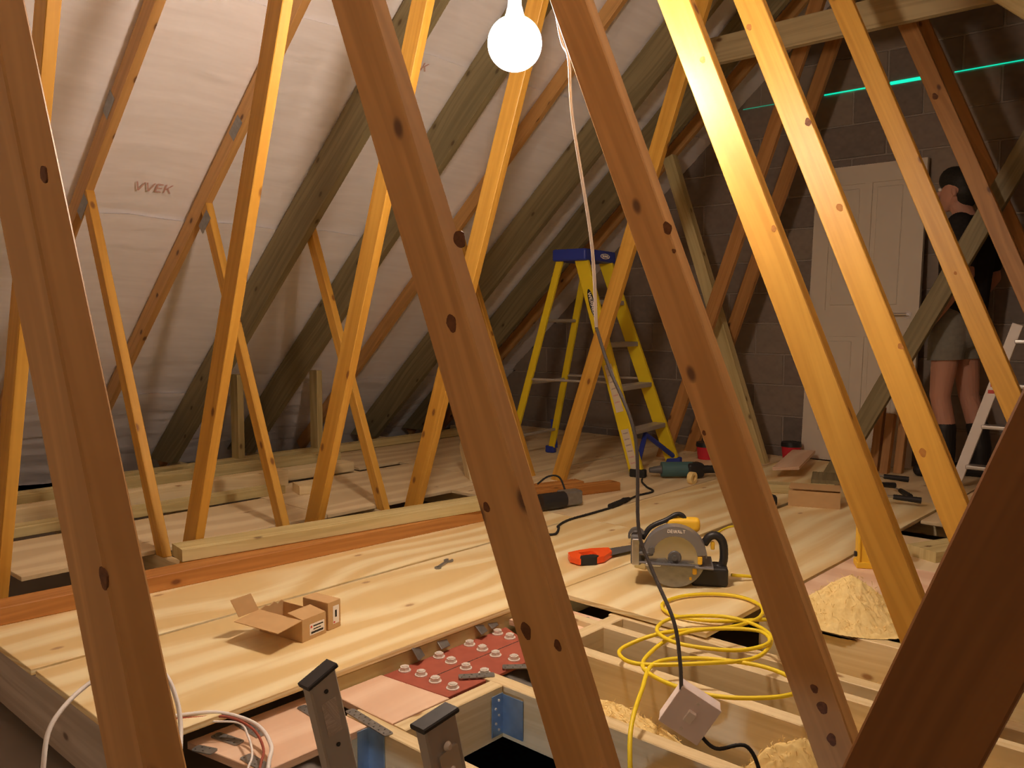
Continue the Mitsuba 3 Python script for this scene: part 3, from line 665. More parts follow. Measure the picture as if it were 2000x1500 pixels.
for i in range(3):
    q = 0.42 + 0.25 * i
    obj('rung', moved(rbox(0.06, 0.24, 0.02, 0.004, 8), trimesh.transformations.translation_matrix(((c1 + d1 * q) + (c2 + d2 * q)) / 2 + V(0, 0.012, 0))), 'ladder_alloy', al)

# ---------------------------------------------------------------- cardboard boxes
bx = thing('cardboard_box', 'open brown cardboard box with raised flaps on the plywood', 'cardboard box')
O = V(1.417, 2.123, 0.0); U = unit(V(0.985, 0.17, 0)); W = unit(V(-0.17, 0.985, 0)); HZ = 0.066; LU, LW_ = 0.098, 0.185; th = 0.003
Zv = V(0, 0, 1)
def panel(o, a, b, n, t=th):  # a thin panel spanned by a and b from o, t thick along n
    o, a, b = V(*o), V(*a), V(*b); n = unit(n) * t
    pts = [o, o + a, o + a + b, o + b]; pts += [p + n for p in pts]
    return trimesh.convex.convex_hull(np.array(pts))
OB = O + Zv * 0.0005
obj('bottom', panel(OB, U * LU, W * LW_, Zv), 'kraft_card', bx)
fr = obj('side', panel(OB, U * LU, Zv * HZ, W), 'kraft_card', bx)
obj('side', panel(OB, W * LW_, Zv * HZ, U), 'kraft_card', bx)
obj('side', panel(OB + U * LU, W * LW_, Zv * HZ, -U), 'kraft_card', bx)
Pb = Polygon([(0, 0), (LU, 0), (LU, HZ * 1.0), (LU * .9, HZ * 1.12), (LU * .75, HZ * .98), (LU * .6, HZ * 1.15), (LU * .4, HZ * 1.02), (LU * .25, HZ * 1.12), (0, HZ)])
bm = extrude(Pb, th); bm.apply_transform(frame(OB + W * LW_, U, Zv, -W if False else np.cross(U, Zv))); obj('side', bm, 'kraft_card', bx)
obj('flap', panel(OB + Zv * HZ, W * LW_, -U * 0.105 - Zv * 0.004 - W * 0.012, Zv, 0.002), 'kraft_card', bx)
obj('flap', panel(OB + Zv * HZ + W * LW_, U * -0.002 - U * 0.075, Zv * 0.055 + W * 0.012 - U * 0.02, W, 0.002), 'kraft_card', bx)
obj('flap', panel(OB + Zv * HZ + U * 0.002, U * (LU - 0.004), W * 0.060 + Zv * 0.012 - U * 0.004, Zv, 0.002), 'kraft_card', bx)
lbm = panel(OB + U * 0.030 + Zv * 0.012 - W * 0.0008, U * 0.06, Zv * 0.034, W, 0.0006); lk = obj('label', lbm, 'white_label', fr)
for i, (a, b, c, d, m) in enumerate([(0.033, 0.034, 0.040, 0.041, 'red_print'), (0.045, 0.036, 0.085, 0.040, 'black_print'), (0.035, 0.016, 0.085, 0.022, 'black_print'), (0.045, 0.027, 0.075, 0.030, 'black_print')]):
    obj('print', panel(OB + U * a + Zv * b - W * 0.0013, U * (c - a), Zv * (d - b), W, 0.0006), m, bx)
b2 = thing('cardboard_box', 'small closed cardboard box with a white label, right behind the open box', 'cardboard box')
O2 = O + U * 0.112 + W * 0.004 + Zv * 0.0005
cb2 = cbox((0, 0, 0), (0.055, 0.11, 0.088), 0.0015); cb2.apply_transform(frame(O2, U, W, Zv)); obj('carton', cb2, 'kraft_card', b2)
obj('label', panel(O2 + U * 0.020 + Zv * 0.016 - W * 0.0009, U * 0.026, Zv * 0.056, W, 0.0006), 'white_label', b2)
obj('print', panel(O2 + U * 0.028 + Zv * 0.036 - W * 0.0014, U * 0.008, Zv * 0.022, W, 0.0006), 'black_print', b2)
obj('print', panel(O2 + U * 0.022 + Zv * 0.018 - W * 0.0014, U * 0.006, Zv * 0.006, W, 0.0006), 'red_print', b2)

# ---------------------------------------------------------------- spanner, hand saw, circular saw
sp_ = Polygon([(-0.055, -0.007), (0.03, -0.006), (0.03, 0.006), (-0.055, 0.007)]).union(Point(-0.060, 0).buffer(0.013)).difference(Point(-0.060, 0).buffer(0.006)).union(Point(0.042, 0).buffer(0.019)).difference(sbox(0.040, -0.007, 0.07, 0.007))
m = extrude(sp_, 0.006); m.apply_transform(frame(V(2.262, 2.408, 0.001), unit(V(0.9, 0.38, 0)), unit(V(-0.38, 0.9, 0)), Zv)); k = obj('spanner', m, 'galvanised'); tag(k, 'small grey spanner lying alone on the plywood', 'spanner')

hs = thing('hand_saw', 'hand saw with an orange and black handle beside the circular saw', 'hand saw')
hX = unit(V(0.945, -0.29, 0)); hY = np.cross(Zv, hX); hO = V(2.62, 2.045, 0.005)
MH = frame(hO, hX, hY, Zv)
out = Polygon([(-0.005, -0.045), (0.055, -0.065), (0.10, -0.060), (0.165, -0.02), (0.185, 0.025), (0.12, 0.050), (0.06, 0.052), (0.01, 0.045), (-0.012, 0.0)]).buffer(0.006).difference(Polygon([(0.035, -0.028), (0.085, -0.030), (0.095, 0.015), (0.045, 0.022)]).buffer(0.006))
obj('handle', moved(extrude(out, 0.024), MH), 'orange_plastic', hs)
obj('grip', moved(extrude(Polygon([(0.0, -0.045), (0.055, -0.066), (0.075, -0.052), (0.068, -0.030), (0.02, -0.022)]).buffer(0.004), 0.029), MH @ trimesh.transformations.translation_matrix([0, -0.004, -0.002])), 'black_rubber', hs)
obj('blade', moved(at(extrude(Polygon([(0.10, -0.04), (0.50, 0.005), (0.50, 0.045), (0.10, 0.055)]), 0.0012), 0, 0, 0.010), MH), 'dark_grey', hs)

cs = thing('circular_saw', 'grey and yellow circular saw with bright round blade on the plywood', 'circular saw')
nC = unit(V(-0.84, -0.54, 0.0)); rC = unit(np.cross(Zv, nC)); MC = frame(V(2.613, 1.585, 0.114), rC, Zv, nC)
def C(name, mesh, mat, parent=cs, **k): return obj(name, moved(mesh, MC), mat, parent, **k)
teeth = []
for i in range(48):
    a = 2 * math.pi * i / 48
    teeth += [(0.094 * math.cos(a), 0.094 * math.sin(a)), (0.090 * math.cos(a + 0.09), 0.090 * math.sin(a + 0.09))]
bl = C('blade', at(extrude(Polygon(teeth), 0.002), 0, 0, 0.010), 'polished_steel')
C('arbor_flange', cat_(cyl((0, 0, 0.012), (0, 0, 0.020), 0.024, 28, 0.021), cyl((0, 0, 0.02), (0, 0, 0.027), 0.010, 6)), 'dark_grey', bl, smooth=30)
gd = C('upper_guard', cat_(at(extrude(ring_poly(0.113, 0.079, 8, 172), 0.030), 0, 0, -0.005), at(extrude(ring_poly(0.113, 0.108, 0, 180), 0.045), 0, 0, -0.035), at(extrude(ring_poly(0.108, 0.02, 0, 180), 0.006), 0, 0, -0.035)), 'grey_casting', smooth=35)
tx = meshkit.text_mesh('DEWALT', 0.011, 0.0012, bold=True); w = tx.bounds[1][0]; tx.apply_translation((-w / 2 + 0.004, 0.091, 0.0252)); C('lettering', tx, 'white_label', gd)
lg = C('lower_guard', cat_(at(extrude(ring_poly(0.106, 0.030, 188, 338), 0.006), 0, 0, 0.013), at(extrude(ring_poly(0.106, 0.102, 185, 340), 0.026), 0, 0, -0.008)), 'galvanised', smooth=35)
shoe = cat_(at(rbox(0.285, 0.007, 0.16, 0.002, 8), -0.005, -0.026, -0.05)); shoe.apply_transform(trimesh.transformations.rotation_matrix(math.radians(-3), [0, 0, 1]))
C('shoe', shoe, 'grey_casting', smooth=30)
C('shoe_clip', at(rbox(0.055, 0.012, 0.010, 0.004, 8), -0.075, -0.024, 0.034), 'polished_steel', smooth=30)
fb = cat_(at(rbox(0.040, 0.110, 0.085, 0.010), -0.135, 0.022, -0.02), at(extrude(ring_poly(0.030, 0.022, 20, 200), 0.02), -0.135, 0.070, -0.01))
C('front_bracket', fb, 'dark_grey', smooth=30)
C('bracket_cover', at(rbox(0.026, 0.095, 0.012, 0.004), -0.137, 0.018, 0.026), 'polished_steel', smooth=30)
C('depth_lever', cat_(at(rbox(0.07, 0.016, 0.02, 0.006, 8), -0.110, 0.012, 0.02), cyl((-0.082, 0.026, 0.01), (-0.082, 0.026, 0.034), 0.012, 18)), 'dark_grey', smooth=30)
mot = cyl((0.02, 0.005, -0.035), (0.02, 0.005, -0.19), 0.052, 28)
C('motor', mot, 'yellow_plastic', smooth=30)
C('motor_cap', cat_(cyl((0.02, 0.005, -0.19), (0.02, 0.005, -0.215), 0.054, 28, 0.046)), 'black_plastic', smooth=30)
C('gear_housing', at(rbox(0.12, 0.05, 0.05, 0.015), 0.030, 0.105, -0.055), 'yellow_plastic', smooth=30)
C('front_handle', tube([(-0.115, 0.052, -0.03), (-0.085, 0.095, -0.035), (-0.03, 0.122, -0.04), (0.005, 0.142, -0.045), (0.028, 0.136, -0.05), (0.040, 0.112, -0.05)], 0.009, 8, 10), 'black_plastic', smooth=True)
hd_ = C('rear_handle', tube([(0.105, 0.035, -0.06), (0.125, 0.062, -0.06), (0.150, 0.066, -0.06), (0.170, 0.045, -0.06), (0.176, 0.005, -0.06), (0.172, -0.035, -0.06), (0.150, -0.052, -0.06), (0.10, -0.045, -0.06)], 0.015, 8, 12), 'black_plastic', smooth=True)
C('trigger', at(rbox(0.014, 0.03, 0.014, 0.004, 8), 0.136, 0.030, -0.06), 'yellow_plastic', hd_, smooth=30)
C('bevel_bracket', cat_(at(rbox(0.016, 0.030, 0.05, 0.004, 8), 0.088, -0.005, 0.0), at(rbox(0.016, 0.024, 0.05, 0.004, 8), 0.070, -0.045, 0.0), at(rbox(0.012, 0.016, 0.04, 0.004, 8), 0.056, -0.072, 0.0)), 'yellow_plastic', smooth=30)
C('rear_foot', cat_(at(rbox(0.13, 0.07, 0.10, 0.012), 0.125, -0.076, -0.065)), 'black_plastic', smooth=30)
C('fence_rail', at(rbox(0.16, 0.005, 0.02, 0.002, 8), -0.01, -0.020, 0.036), 'dark_grey', smooth=30)
k = obj('timber_block', at(rbox(0.05, 0.05, 0.028, 0.002, 8), 2.74, 1.80, 0.019), 'olive_wood'); tag(k, 'small wood block just behind the front of the circular saw', 'wood block')

# yellow cable coil
def f0(x, y, z=0.006): return (x, y, z)
coil = [(2.80, 1.46, 0.03), (2.88, 1.38, 0.015), (2.80, 1.26, 0.012), (2.66, 1.15, 0.012), (2.56, 1.13, 0.015), (2.44, 1.20, 0.02), (2.35, 1.30, 0.018), (2.33, 1.42, 0.014), (2.40, 1.50, 0.014), (2.52, 1.49, 0.014), (2.61, 1.42, 0.014), (2.64, 1.33, 0.014), (2.58, 1.235, 0.018),
        (2.44, 1.18, 0.03), (2.28, 1.20, 0.04), (2.10, 1.30, 0.05), (2.00, 1.37, 0.02), (1.93, 1.34, 0.02), (1.90, 1.25, 0.03), (1.98, 1.10, 0.05), (2.10, 1.02, 0.05), (2.26, 1.05, 0.045), (2.35, 1.13, 0.04), (2.36, 1.25, 0.04), (2.25, 1.36, 0.04), (2.10, 1.33, 0.05), (2.04, 1.22, 0.055), (2.10, 1.08, 0.055), (2.20, 1.03, 0.06), (2.28, 1.10, 0.055), (2.22, 1.21, 0.05), (2.12, 1.27, 0.045), (2.00, 1.28, 0.03), (1.88, 1.23, 0.03), (1.84, 1.10, 0.03), (1.85, 0.97, 0.04), (1.93, 0.86, 0.05), (2.02, 0.86, 0.05), (2.06, 0.98, 0.05), (2.02, 1.14, 0.04), (1.92, 1.22, 0.035), (1.78, 1.17, 0.02), (1.66, 1.12, -0.02), (1.60, 1.08, -0.10), (1.58, 1.06, -0.25), (1.58, 1.05, -0.9)]
k = obj('yellow_cable', tube(coil, 0.0058, 9), 'yellow_cable', smooth=True); tag(k, 'yellow power cable coiled over the joists and running to the circular saw', 'cable')
k = obj('yellow_cable', tube([(2.86, 1.63, 0.006), (3.02, 1.72, 0.006), (3.22, 1.80, 0.006), (3.50, 1.86, 0.008), (3.62, 1.82, 0.008), (3.75, 1.79, 0.008), (3.95, 1.93, 0.006), (4.12, 2.10, 0.006), (4.26, 2.19, 0.006)], 0.0045, 8), 'yellow_cable', smooth=True); tag(k, 'thin yellow cable wandering over the plywood behind the circular saw', 'cable')
cord = [(2.86, 2.40), (2.908, 2.374), (3.00, 2.43), (3.026, 2.455), (3.152, 2.494), (3.381, 2.498), (3.563, 2.504), (3.671, 2.531), (3.846, 2.569), (3.995, 2.567), (4.08, 2.66), (4.169, 2.75), (4.22, 2.79), (4.27, 2.82)]
cc = thing('extension_cord', 'black cord wandering over the plywood towards the yellow stepladder', 'cord')
obj('wire', tube([(x, y, 0.006) for x, y in cord], 0.0055, 8), 'black_rubber', cc, smooth=True)
obj('plug', cat_(cyl((3.50, 2.503, 0.014), (3.66, 2.528, 0.014), 0.013, 14), cyl((3.66, 2.528, 0.014), (3.72, 2.54, 0.012), 0.016, 14, 0.010)), 'black_rubber', cc, smooth=30)

# ---------------------------------------------------------------- yellow stepladder
sl = thing('stepladder', 'yellow stepladder with a blue top standing before the gable wall', 'stepladder')
Af, Bf, Bb, Cb = V(4.33, 2.89, 0), V(4.88, 2.975, 0), V(4.72, 3.90, 0), V(4.18, 3.83, 0)
tc = V(4.425, 3.38, 1.352); tX = unit(Bf - Af); tY = np.cross(Zv, tX)
tA, tB = tc - tX * 0.16 - tY * 0.06, tc + tX * 0.16 - tY * 0.06
tC, tD = tc - tX * 0.17 + tY * 0.075, tc + tX * 0.17 + tY * 0.075
zcut = lambda z: ((0, 0, z), (0, 0, 1))
def rail(name, a, b, t, w, nrm, mat='yellow_fibreglass', z0=0.02):
    m, uv = stick_mesh(a, b, t, w, nrm, ch=0.004, cut0=zcut(z0)); return obj(name, m, mat, sl)
ra = rail('front_rail', Af, tA, 0.030, 0.088, tX); rb = rail('front_rail', Bf, tB, 0.030, 0.088, tX)
rc_ = rail('rear_rail', Cb, tC, 0.024, 0.046, tX); rd = rail('rear_rail', Bb, tD, 0.024, 0.046, tX)
capm = rbox(0.42, 0.24, 0.075, 0.014); capm.apply_transform(frame(tc + Zv * 0.005, tX, tY, Zv))
cp = obj('top_cap', capm, 'blue_plastic', sl, smooth=30)
el = lambda a, b: Polygon([(a * math.cos(q), b * math.sin(q)) for q in np.linspace(0, 2 * math.pi, 40, endpoint=False)])
badge = extrude(el(0.062, 0.017).difference(el(0.056, 0.012)), 0.002); badge.apply_transform(frame(tc + tX * 0.05 - tY * 0.121 + Zv * 0.005, tX, Zv, -tY)); obj('badge', badge, 'white_label', cp)
tx = meshkit.text_mesh('WERNER', 0.013, 0.002, bold=True); tx.apply_translation((-tx.bounds[1][0] / 2, -0.0065, 0)); tx.apply_transform(frame(tc + tX * 0.05 - tY * 0.121 + Zv * 0.005, tX, Zv, -tY)); obj('badge', tx, 'white_label', cp)
for i in range(4):
    q = (i + 1) * 0.275 / 1.40
    a, b = Af + (tA - Af) * q, Bf + (tB - Bf) * q
    st = rbox(np.linalg.norm(b - a) - 0.030, 0.085, 0.030, 0.004, 8); st.apply_transform(frame((a + b) / 2, tX, tY, Zv)); obj('tread', st, 'ladder_alloy', sl, smooth=30)
for q in (0.13, 0.40, 0.70):
    a, b = Cb + (tC - Cb) * q, Bb + (tD - Bb) * q
    obj('rear_brace', cyl(a + tX * 0.012, b - tX * 0.012, 0.011, 10), 'ladder_alloy', sl, smooth=30)
for s, (a, ta, b, tb) in enumerate([(Af, tA, Cb, tC), (Bf, tB, Bb, tD)]):
    q = 0.42
    obj('spreader', moved(cat_(cyl(a + (ta - a) * q, b + (tb - b) * q, 0.008, 8)), np.eye(4)), 'ladder_alloy', sl)
for p, big in ((Af, 0.10), (Bf, 0.10), (Cb, 0.07), (Bb, 0.07)):
    ft = rbox(0.045, big, 0.05, 0.008, 8); ft.apply_transform(frame(V(p[0], p[1], 0.0255), tX, tY, Zv)); obj('foot', ft, 'blue_plastic' if p is not Af else 'black_rubber', sl, smooth=30)
gus = extrude(Polygon([(0, 0), (0.035, 0), (0.02, 0.20), (-0.02, 0.20)]), 0.01); gus.apply_transform(frame(Bb + tY * -0.02 + tX * -0.006 + Zv * 0.04, -tY, Zv, tX)); obj('foot_brace', gus, 'blue_plastic', sl)
fo = cat_(*[cyl(p, q, 0.016, 10) for p, q in ((Bf + Zv * 0.06 - tX * 0.02, Af + (Bf - Af) * 0.45 + (tA - Af) * 0.17), (Af + (Bf - Af) * 0.45 + (tA - Af) * 0.17, Af + Zv * 0.06 + tX * 0.03 + tY * .02))]); obj('knee_brace', fo, 'blue_plastic', sl, smooth=30)
# marks on the near front rail
dR = unit(tA - Af); sR = unit(np.cross(tX, dR));
if np.dot(sR, tY) < 0: sR = -sR
fR = lambda q: frame(Af + dR * q - tX * 0.0152, -dR, -sR, -tX) if np.dot(np.cross(-dR, -sR), -tX) > 0 else frame(Af + dR * q - tX * 0.0152, -dR, sR, -tX)
ov = extrude(el(0.095, 0.020), 0.0008); ov.apply_transform(fR(1.10)); rl = obj('logo_oval', ov, 'black_print', ra)
tx = meshkit.text_mesh('WERNER', 0.020, 0.001, bold=True); sc = 0.150 / tx.bounds[1][0]; tx.apply_scale([sc, 1, 1]); tx.apply_translation((-0.075, -0.010, 0.0009)); tx.apply_transform(fR(1.10)); obj('logo_lettering', tx, 'white_label', ra)
for q, L_, W_ in ((0.56, 0.30, 0.05), (0.17, 0.26, 0.05)):
    lb = cbox((-L_ / 2, -W_ / 2, 0), (L_ / 2, W_ / 2, 0.0008), 0.0003); lb.apply_transform(fR(q)); obj('warning_label', lb, 'buff_label', ra)
    for j in range(6):
        ln = cbox((-L_ / 2 + 0.02 + j * L_ / 7, -W_ * 0.34, 0.0009), (-L_ / 2 + 0.028 + j * L_ / 7, W_ * 0.34, 0.0014), 0.0002); ln.apply_transform(fR(q)); obj('warning_print', ln, 'grey_print' if j < 4 else 'faded_red_print', ra)

# ---------------------------------------------------------------- tools and offcuts further back
dl = thing('drill', 'dark teal power drill lying at the foot of the yellow stepladder', 'power drill')
D0 = V(4.47, 2.66, 0.055); dX = unit(V(0.85, -0.5, 0)); dY = np.cross(Zv, dX); MD = frame(D0, dX, dY, Zv)
obj('body', moved(cyl((-0.12, 0.05, 0.0), (0.06, 0.0, 0.0), 0.045, 24), MD), 'teal_plastic', dl, smooth=30)
obj('battery', moved(at(rbox(0.11, 0.09, 0.09, 0.02), 0.07, 0.0, -0.005), MD), 'black_plastic', dl, smooth=30)
obj('handle', moved(cyl((0.06, -0.01, 0), (0.19, -0.04, 0.0), 0.024, 16), MD), 'black_rubber', dl, smooth=30)
obj('chuck', moved(cat_(cyl((-0.12, 0.05, 0), (-0.19, 0.07, -0.005), 0.026, 18, 0.016)), MD), 'dark_grey', dl, smooth=30)
k = obj('tape_roll', cat_(*[moved(extrude(Point(0, 0).buffer(0.035).difference(Point(0, 0).buffer(0.017)), 0.03), frame(V(*p), V(1, 0, 0), Zv, V(0, -1, 0))) for p in ((4.36, 2.55, 0.036),)]), 'wool', smooth=30); tag(k, 'small cream reel lying in front of the power drill', 'reel')
gr = thing('power_tool', 'black and grey power tool lying by the stacked red offcuts', 'power tool')
obj('body', cyl((3.22, 2.73, 0.045), (3.36, 2.69, 0.045), 0.042, 22), 'black_plastic', gr, smooth=30)
hb = rbox(0.12, 0.075, 0.075, 0.012); hb.apply_transform(frame(V(3.42, 2.70, 0.045), unit(V(0.9, -0.3, 0)), unit(V(0.3, 0.9, 0)), Zv)); obj('head', hb, 'galvanised', gr, smooth=30)
obj('cord', tube([(3.43, 2.73, 0.06), (3.46, 2.80, 0.13), (3.44, 2.86, 0.13), (3.40, 2.90, 0.09)], 0.005, 8), 'black_rubber', gr, smooth=True)
k = stick('offcut', (3.30, 2.965, 0.024), (3.93, 2.775, 0.024), 0.047, 0.09, 'red_wood', nrm=(0, 0, 1)); tag(k, 'red brown offcut lying on the plywood behind the black power tool, lower one', 'wood offcut')
k = stick('offcut', (3.30, 3.10, 0.024), (3.82, 2.945, 0.024), 0.047, 0.09, 'red_wood', nrm=(0, 0, 1)); tag(k, 'red brown offcut lying behind its twin beside the knotty post', 'wood offcut')
k = stick('offcut', (3.62, 3.62, 0.0), (3.72, 3.78, 0.20), 0.035, 0.10, 'pale_wood', nrm=(1, -0.6, 0), cut0=zcut(0.0)); tag(k, 'pale offcut propped up on end left of the knotty post', 'wood offcut')
k = obj('wire_scrap', tube([(3.50, 3.20, 0.02), (3.58, 3.16, 0.03), (3.66, 3.20, 0.025), (3.70, 3.26, 0.01)], 0.01, 6), 'black_rubber', smooth=True); tag(k, 'crumpled dark scrap on the boards in front of the stepladder', 'scrap')

# right hand clutter
bd = slab('ply_offcut', [(4.80, 2.25), (4.93, 2.14), (5.62, 2.33), (5.55, 2.46)], 0.075, 0.02, 'pink_ply', along=0.2); tag(bd, 'pinkish plywood offcut lying across scraps before the white door', 'board')
k = stick('offcut', (4.80, 1.93, 0.019), (5.06, 2.03, 0.019), 0.036, 0.15, 'green_wood', nrm=(0, 0, 1)); tag(k, 'green offcut under the pinkish plywood before the door', 'wood offcut')
k = stick('offcut', (4.46, 2.12, 0.024), (4.62, 1.80, 0.024), 0.047, 0.10, 'olive_wood', nrm=(0, 0, 1)); tag(k, 'pale offcut lying behind the brown carton on the right', 'wood offcut')
ct = thing('carton', 'low brown carton with a dark open end on the right floor', 'carton')
cO = V(4.16, 1.86, 0.0005); cU = unit(V(0.36, -0.93, 0)); cW = unit(V(0.93, 0.36, 0))
for (o, a, b, n) in [(cO, cU * 0.25, cW * 0.20, Zv), (cO, cU * 0.25, Zv * 0.085, cW), (cO + cW * 0.20, cU * 0.25, Zv * 0.085, -cW), (cO + cU * 0.25, cW * 0.20, Zv * 0.085, -cU), (cO + Zv * 0.085 + cW * 0.04, cU * 0.25, cW * 0.16, Zv)]:
    obj('panel', panel(o, a, b, n), 'kraft_card', ct)
k = obj('plug_lump', moved(rbox(0.07, 0.06, 0.06, 0.02), frame(V(4.10, 1.93, 0.031), cU, cW, Zv)), 'black_plastic', smooth=30); tag(k, 'black plastic lump at the open end of the low carton', 'tool')
for i, (x, y, lab) in enumerate([(5.62, 2.50, 'red plastic tub against the gable wall, left of the white door'), (5.22, 2.93, 'red plastic pot behind the brown post, right of the stepladder')]):
    t_ = thing('red_tub', lab, 'tub')
    obj('tub', tm(m3.Manifold.cylinder(0.085, 0.055, 0.065, 24).translate([x, y, 0.001])), 'red_plastic', t_, smooth=30)
    obj('lid', tm(m3.Manifold.cylinder(0.03, 0.069, 0.066, 24).translate([x, y, 0.086])), 'black_plastic', t_, smooth=30)
# yellow case behind the bright post
yc_ = thing('yellow_case', 'bright yellow upright case half hidden by the brightest post', 'tool case')
yX = unit(V(0.5, -0.86, 0)); yY = np.cross(Zv, yX); MY = frame(V(3.30, 1.19, 0.0), yX, yY, Zv)
obj('body', moved(at(rbox(0.10, 0.06, 0.20, 0.006), 0.05, 0.03, 0.114), MY), 'yellow_plastic', yc_, smooth=30)
obj('corner_strip', moved(at(rbox(0.012, 0.012, 0.215, 0.004, 8), 0.004, -0.002, 0.1085), MY), 'yellow_plastic', yc_, smooth=30)
obj('base', moved(at(rbox(0.11, 0.075, 0.024, 0.004, 8), 0.05, 0.028, 0.0125), MY), 'yellow_plastic', yc_, smooth=30)
for z in (0.055, 0.20): obj('catch', moved(at(rbox(0.012, 0.012, 0.02, 0.003, 8), -0.008, 0.002, z), MY), 'black_plastic', yc_, smooth=30)
k = stick('offcut', (3.60, 1.05, 0.022), (3.90, 0.92, 0.022), 0.044, 0.14, 'olive_wood', nrm=(0, 0, 1)); tag(k, 'pale offcut right of the yellow case, by the dark gap in the floor', 'wood offcut')
# hand tools heap on the right
hp = random.Random(3)
for i in range(5):
    a = hp.uniform(0, 3.1); x, y = 4.72 + hp.uniform(-.16, .16), 1.48 + hp.uniform(-.14, .14)
    d = V(math.cos(a), math.sin(a), 0); L_ = hp.uniform(0.08, 0.14)
    t_ = thing('hand_tool', ['dark screwdriver in the tool heap, right of the low carton', 'dark pliers in the tool heap on the right floor', 'dark chisel in the tool heap on the right floor', 'dark punch in the tool heap on the right floor', 'dark driver in the tool heap on the right floor'][i], 'hand tool', 'hand tools heaped on the right floor')
    z = 0.020 + 0.018 * i
    obj('grip', cyl(V(x, y, z), V(x, y, z + 0.01) + d * L_, 0.016, 12, 0.013), 'black_plastic', t_, smooth=30)
    obj('shaft', cyl(V(x, y, z + 0.01) + d * L_, V(x, y, z + 0.014) + d * (L_ + 0.12), 0.006, 10), 'polished_steel', t_, smooth=30)
for i, (x, y, h_, m) in enumerate([(5.50, 1.90, 0.40, 'far_wood'), (5.48, 1.83, 0.36, 'far_wood'), (5.54, 1.765, 0.42, 'far_wood')]):
    k = stick('upright_offcut', (x, y, 0.0), (x + 0.10, y, h_), 0.05, 0.05, m, nrm=(1, 0, 0), cut0=zcut(0.001)); tag(k, ['dark upright offcut by the foot of the door, left of three', 'dark upright offcut by the foot of the door, middle of three', 'dark upright offcut by the foot of the door, right of three'][i], 'wood offcut', 'upright offcuts by the door')

# ---------------------------------------------------------------- door leaning on the gable wall
dr_ = thing('door', 'pale panelled door leaning against the block wall', 'door')
dUp = unit(V(0.075, -0.0, 1.0)); dRt = V(0, -1, 0); dN = np.cross(dRt, dUp)
if dN[0] > 0: dN = -dN
DO = V(5.735, 2.475, 0.002)
MDo = frame(DO, dRt, dUp, np.cross(dRt, dUp))
sgn = 1 if np.dot(np.cross(dRt, dUp), dN) > 0 else -1
DW, DH = 0.72, 1.985
base = sbox(0, 0, DW, DH); panels = [sbox(0.11, 1.02, 0.335, 1.86), sbox(0.385, 1.02, 0.61, 1.86), sbox(0.11, 0.20, 0.335, 0.84), sbox(0.385, 0.20, 0.61, 0.84)]
obj('frame', moved(at(extrude(base.difference(union_all(panels)), 0.035), 0, 0, -0.0175), MDo), 'door_paint', dr_)
for p in panels:
    x0, y0, x1, y1 = p.bounds
    obj('panel', moved(cbox((x0 - 0.002, y0 - 0.002, -0.009), (x1 + 0.002, y1 + 0.002, 0.009), 0.003), MDo), 'door_paint', dr_)
    r = cbox((x0 + 0.03, y0 + 0.03, 0.008 * sgn - 0.006), (x1 - 0.03, y1 - 0.03, 0.008 * sgn + 0.006), 0.005); obj('raised_field', moved(r, MDo), 'door_paint', dr_)
hdl = cat_(cyl((0.655, 0.985, 0.017 * sgn), (0.655, 0.985, 0.055 * sgn), 0.009, 12), cyl((0.660, 0.985, 0.055 * sgn), (0.545, 0.985, 0.058 * sgn), 0.009, 12), cyl((0.655, 0.985, 0.017 * sgn), (0.655, 0.985, 0.024 * sgn), 0.024, 20))
obj('handle', moved(hdl, MDo), 'polished_steel', dr_, smooth=30)

# glowing green strips on the gable in place of projected laser light
lz = thing('laser_glow_strip', 'glowing green strips drawn as a level laser line across the block wall', 'laser line')
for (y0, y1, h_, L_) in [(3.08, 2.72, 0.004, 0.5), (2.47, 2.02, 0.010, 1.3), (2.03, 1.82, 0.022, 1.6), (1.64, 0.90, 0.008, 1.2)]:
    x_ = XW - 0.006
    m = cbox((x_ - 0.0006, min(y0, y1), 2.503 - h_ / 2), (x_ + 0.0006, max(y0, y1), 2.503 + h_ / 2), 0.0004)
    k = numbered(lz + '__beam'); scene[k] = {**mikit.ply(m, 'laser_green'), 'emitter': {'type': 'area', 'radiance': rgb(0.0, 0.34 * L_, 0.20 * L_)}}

# ---------------------------------------------------------------- aluminium steps on the right
ap = thing('alloy_steps', 'small aluminium steps leaning in front of the person, pale stile with red print', 'step ladder')
a0, a1 = V(5.28, 1.375, 0.0), V(5.28, 1.09, 0.93)
m, _ = stick_mesh(a0, a1, 0.022, 0.055, (1, 0, 0), ch=0.002, cut0=zcut(0.005)); s1 = obj('stile', m, 'white_label', ap)
b0_, b1_ = a0 + V(-0.02, -0.40, 0), a1 + V(-0.02, -0.36, 0)
m, _ = stick_mesh(b0_, b1_, 0.022, 0.055, (1, 0, 0), ch=0.002, cut0=zcut(0.005)); obj('stile', m, 'aluminium', ap)
for q in (0.14, 0.39, 0.64, 0.90):
    p, r_ = a0 + (a1 - a0) * q, b0_ + (b1_ - b0_) * q
    c = (p + r_) / 2; tr2 = rbox(0.08, np.linalg.norm(r_ - p) - 0.05, 0.022, 0.004, 8); tr2.apply_translation(c); obj('tread', tr2, 'aluminium', ap, smooth=30)
    
for q in (0.60, 0.64, 0.68):
    c = a0 + (a1 - a0) * q + V(-0.0118, 0, 0); pm = cbox((-0.0006, -0.016, -0.010), (0.0006, 0.016, 0.010), 0.0003); pm.apply_translation(c); obj('print', pm, 'red_print', s1)
gl = thing('magenta_case', 'small magenta case on the floor by the foot of the aluminium steps', 'case')
obj('case', at(rbox(0.09, 0.07, 0.05, 0.008), 5.32, 1.16, 0.0255), 'magenta_plastic', gl, smooth=30)

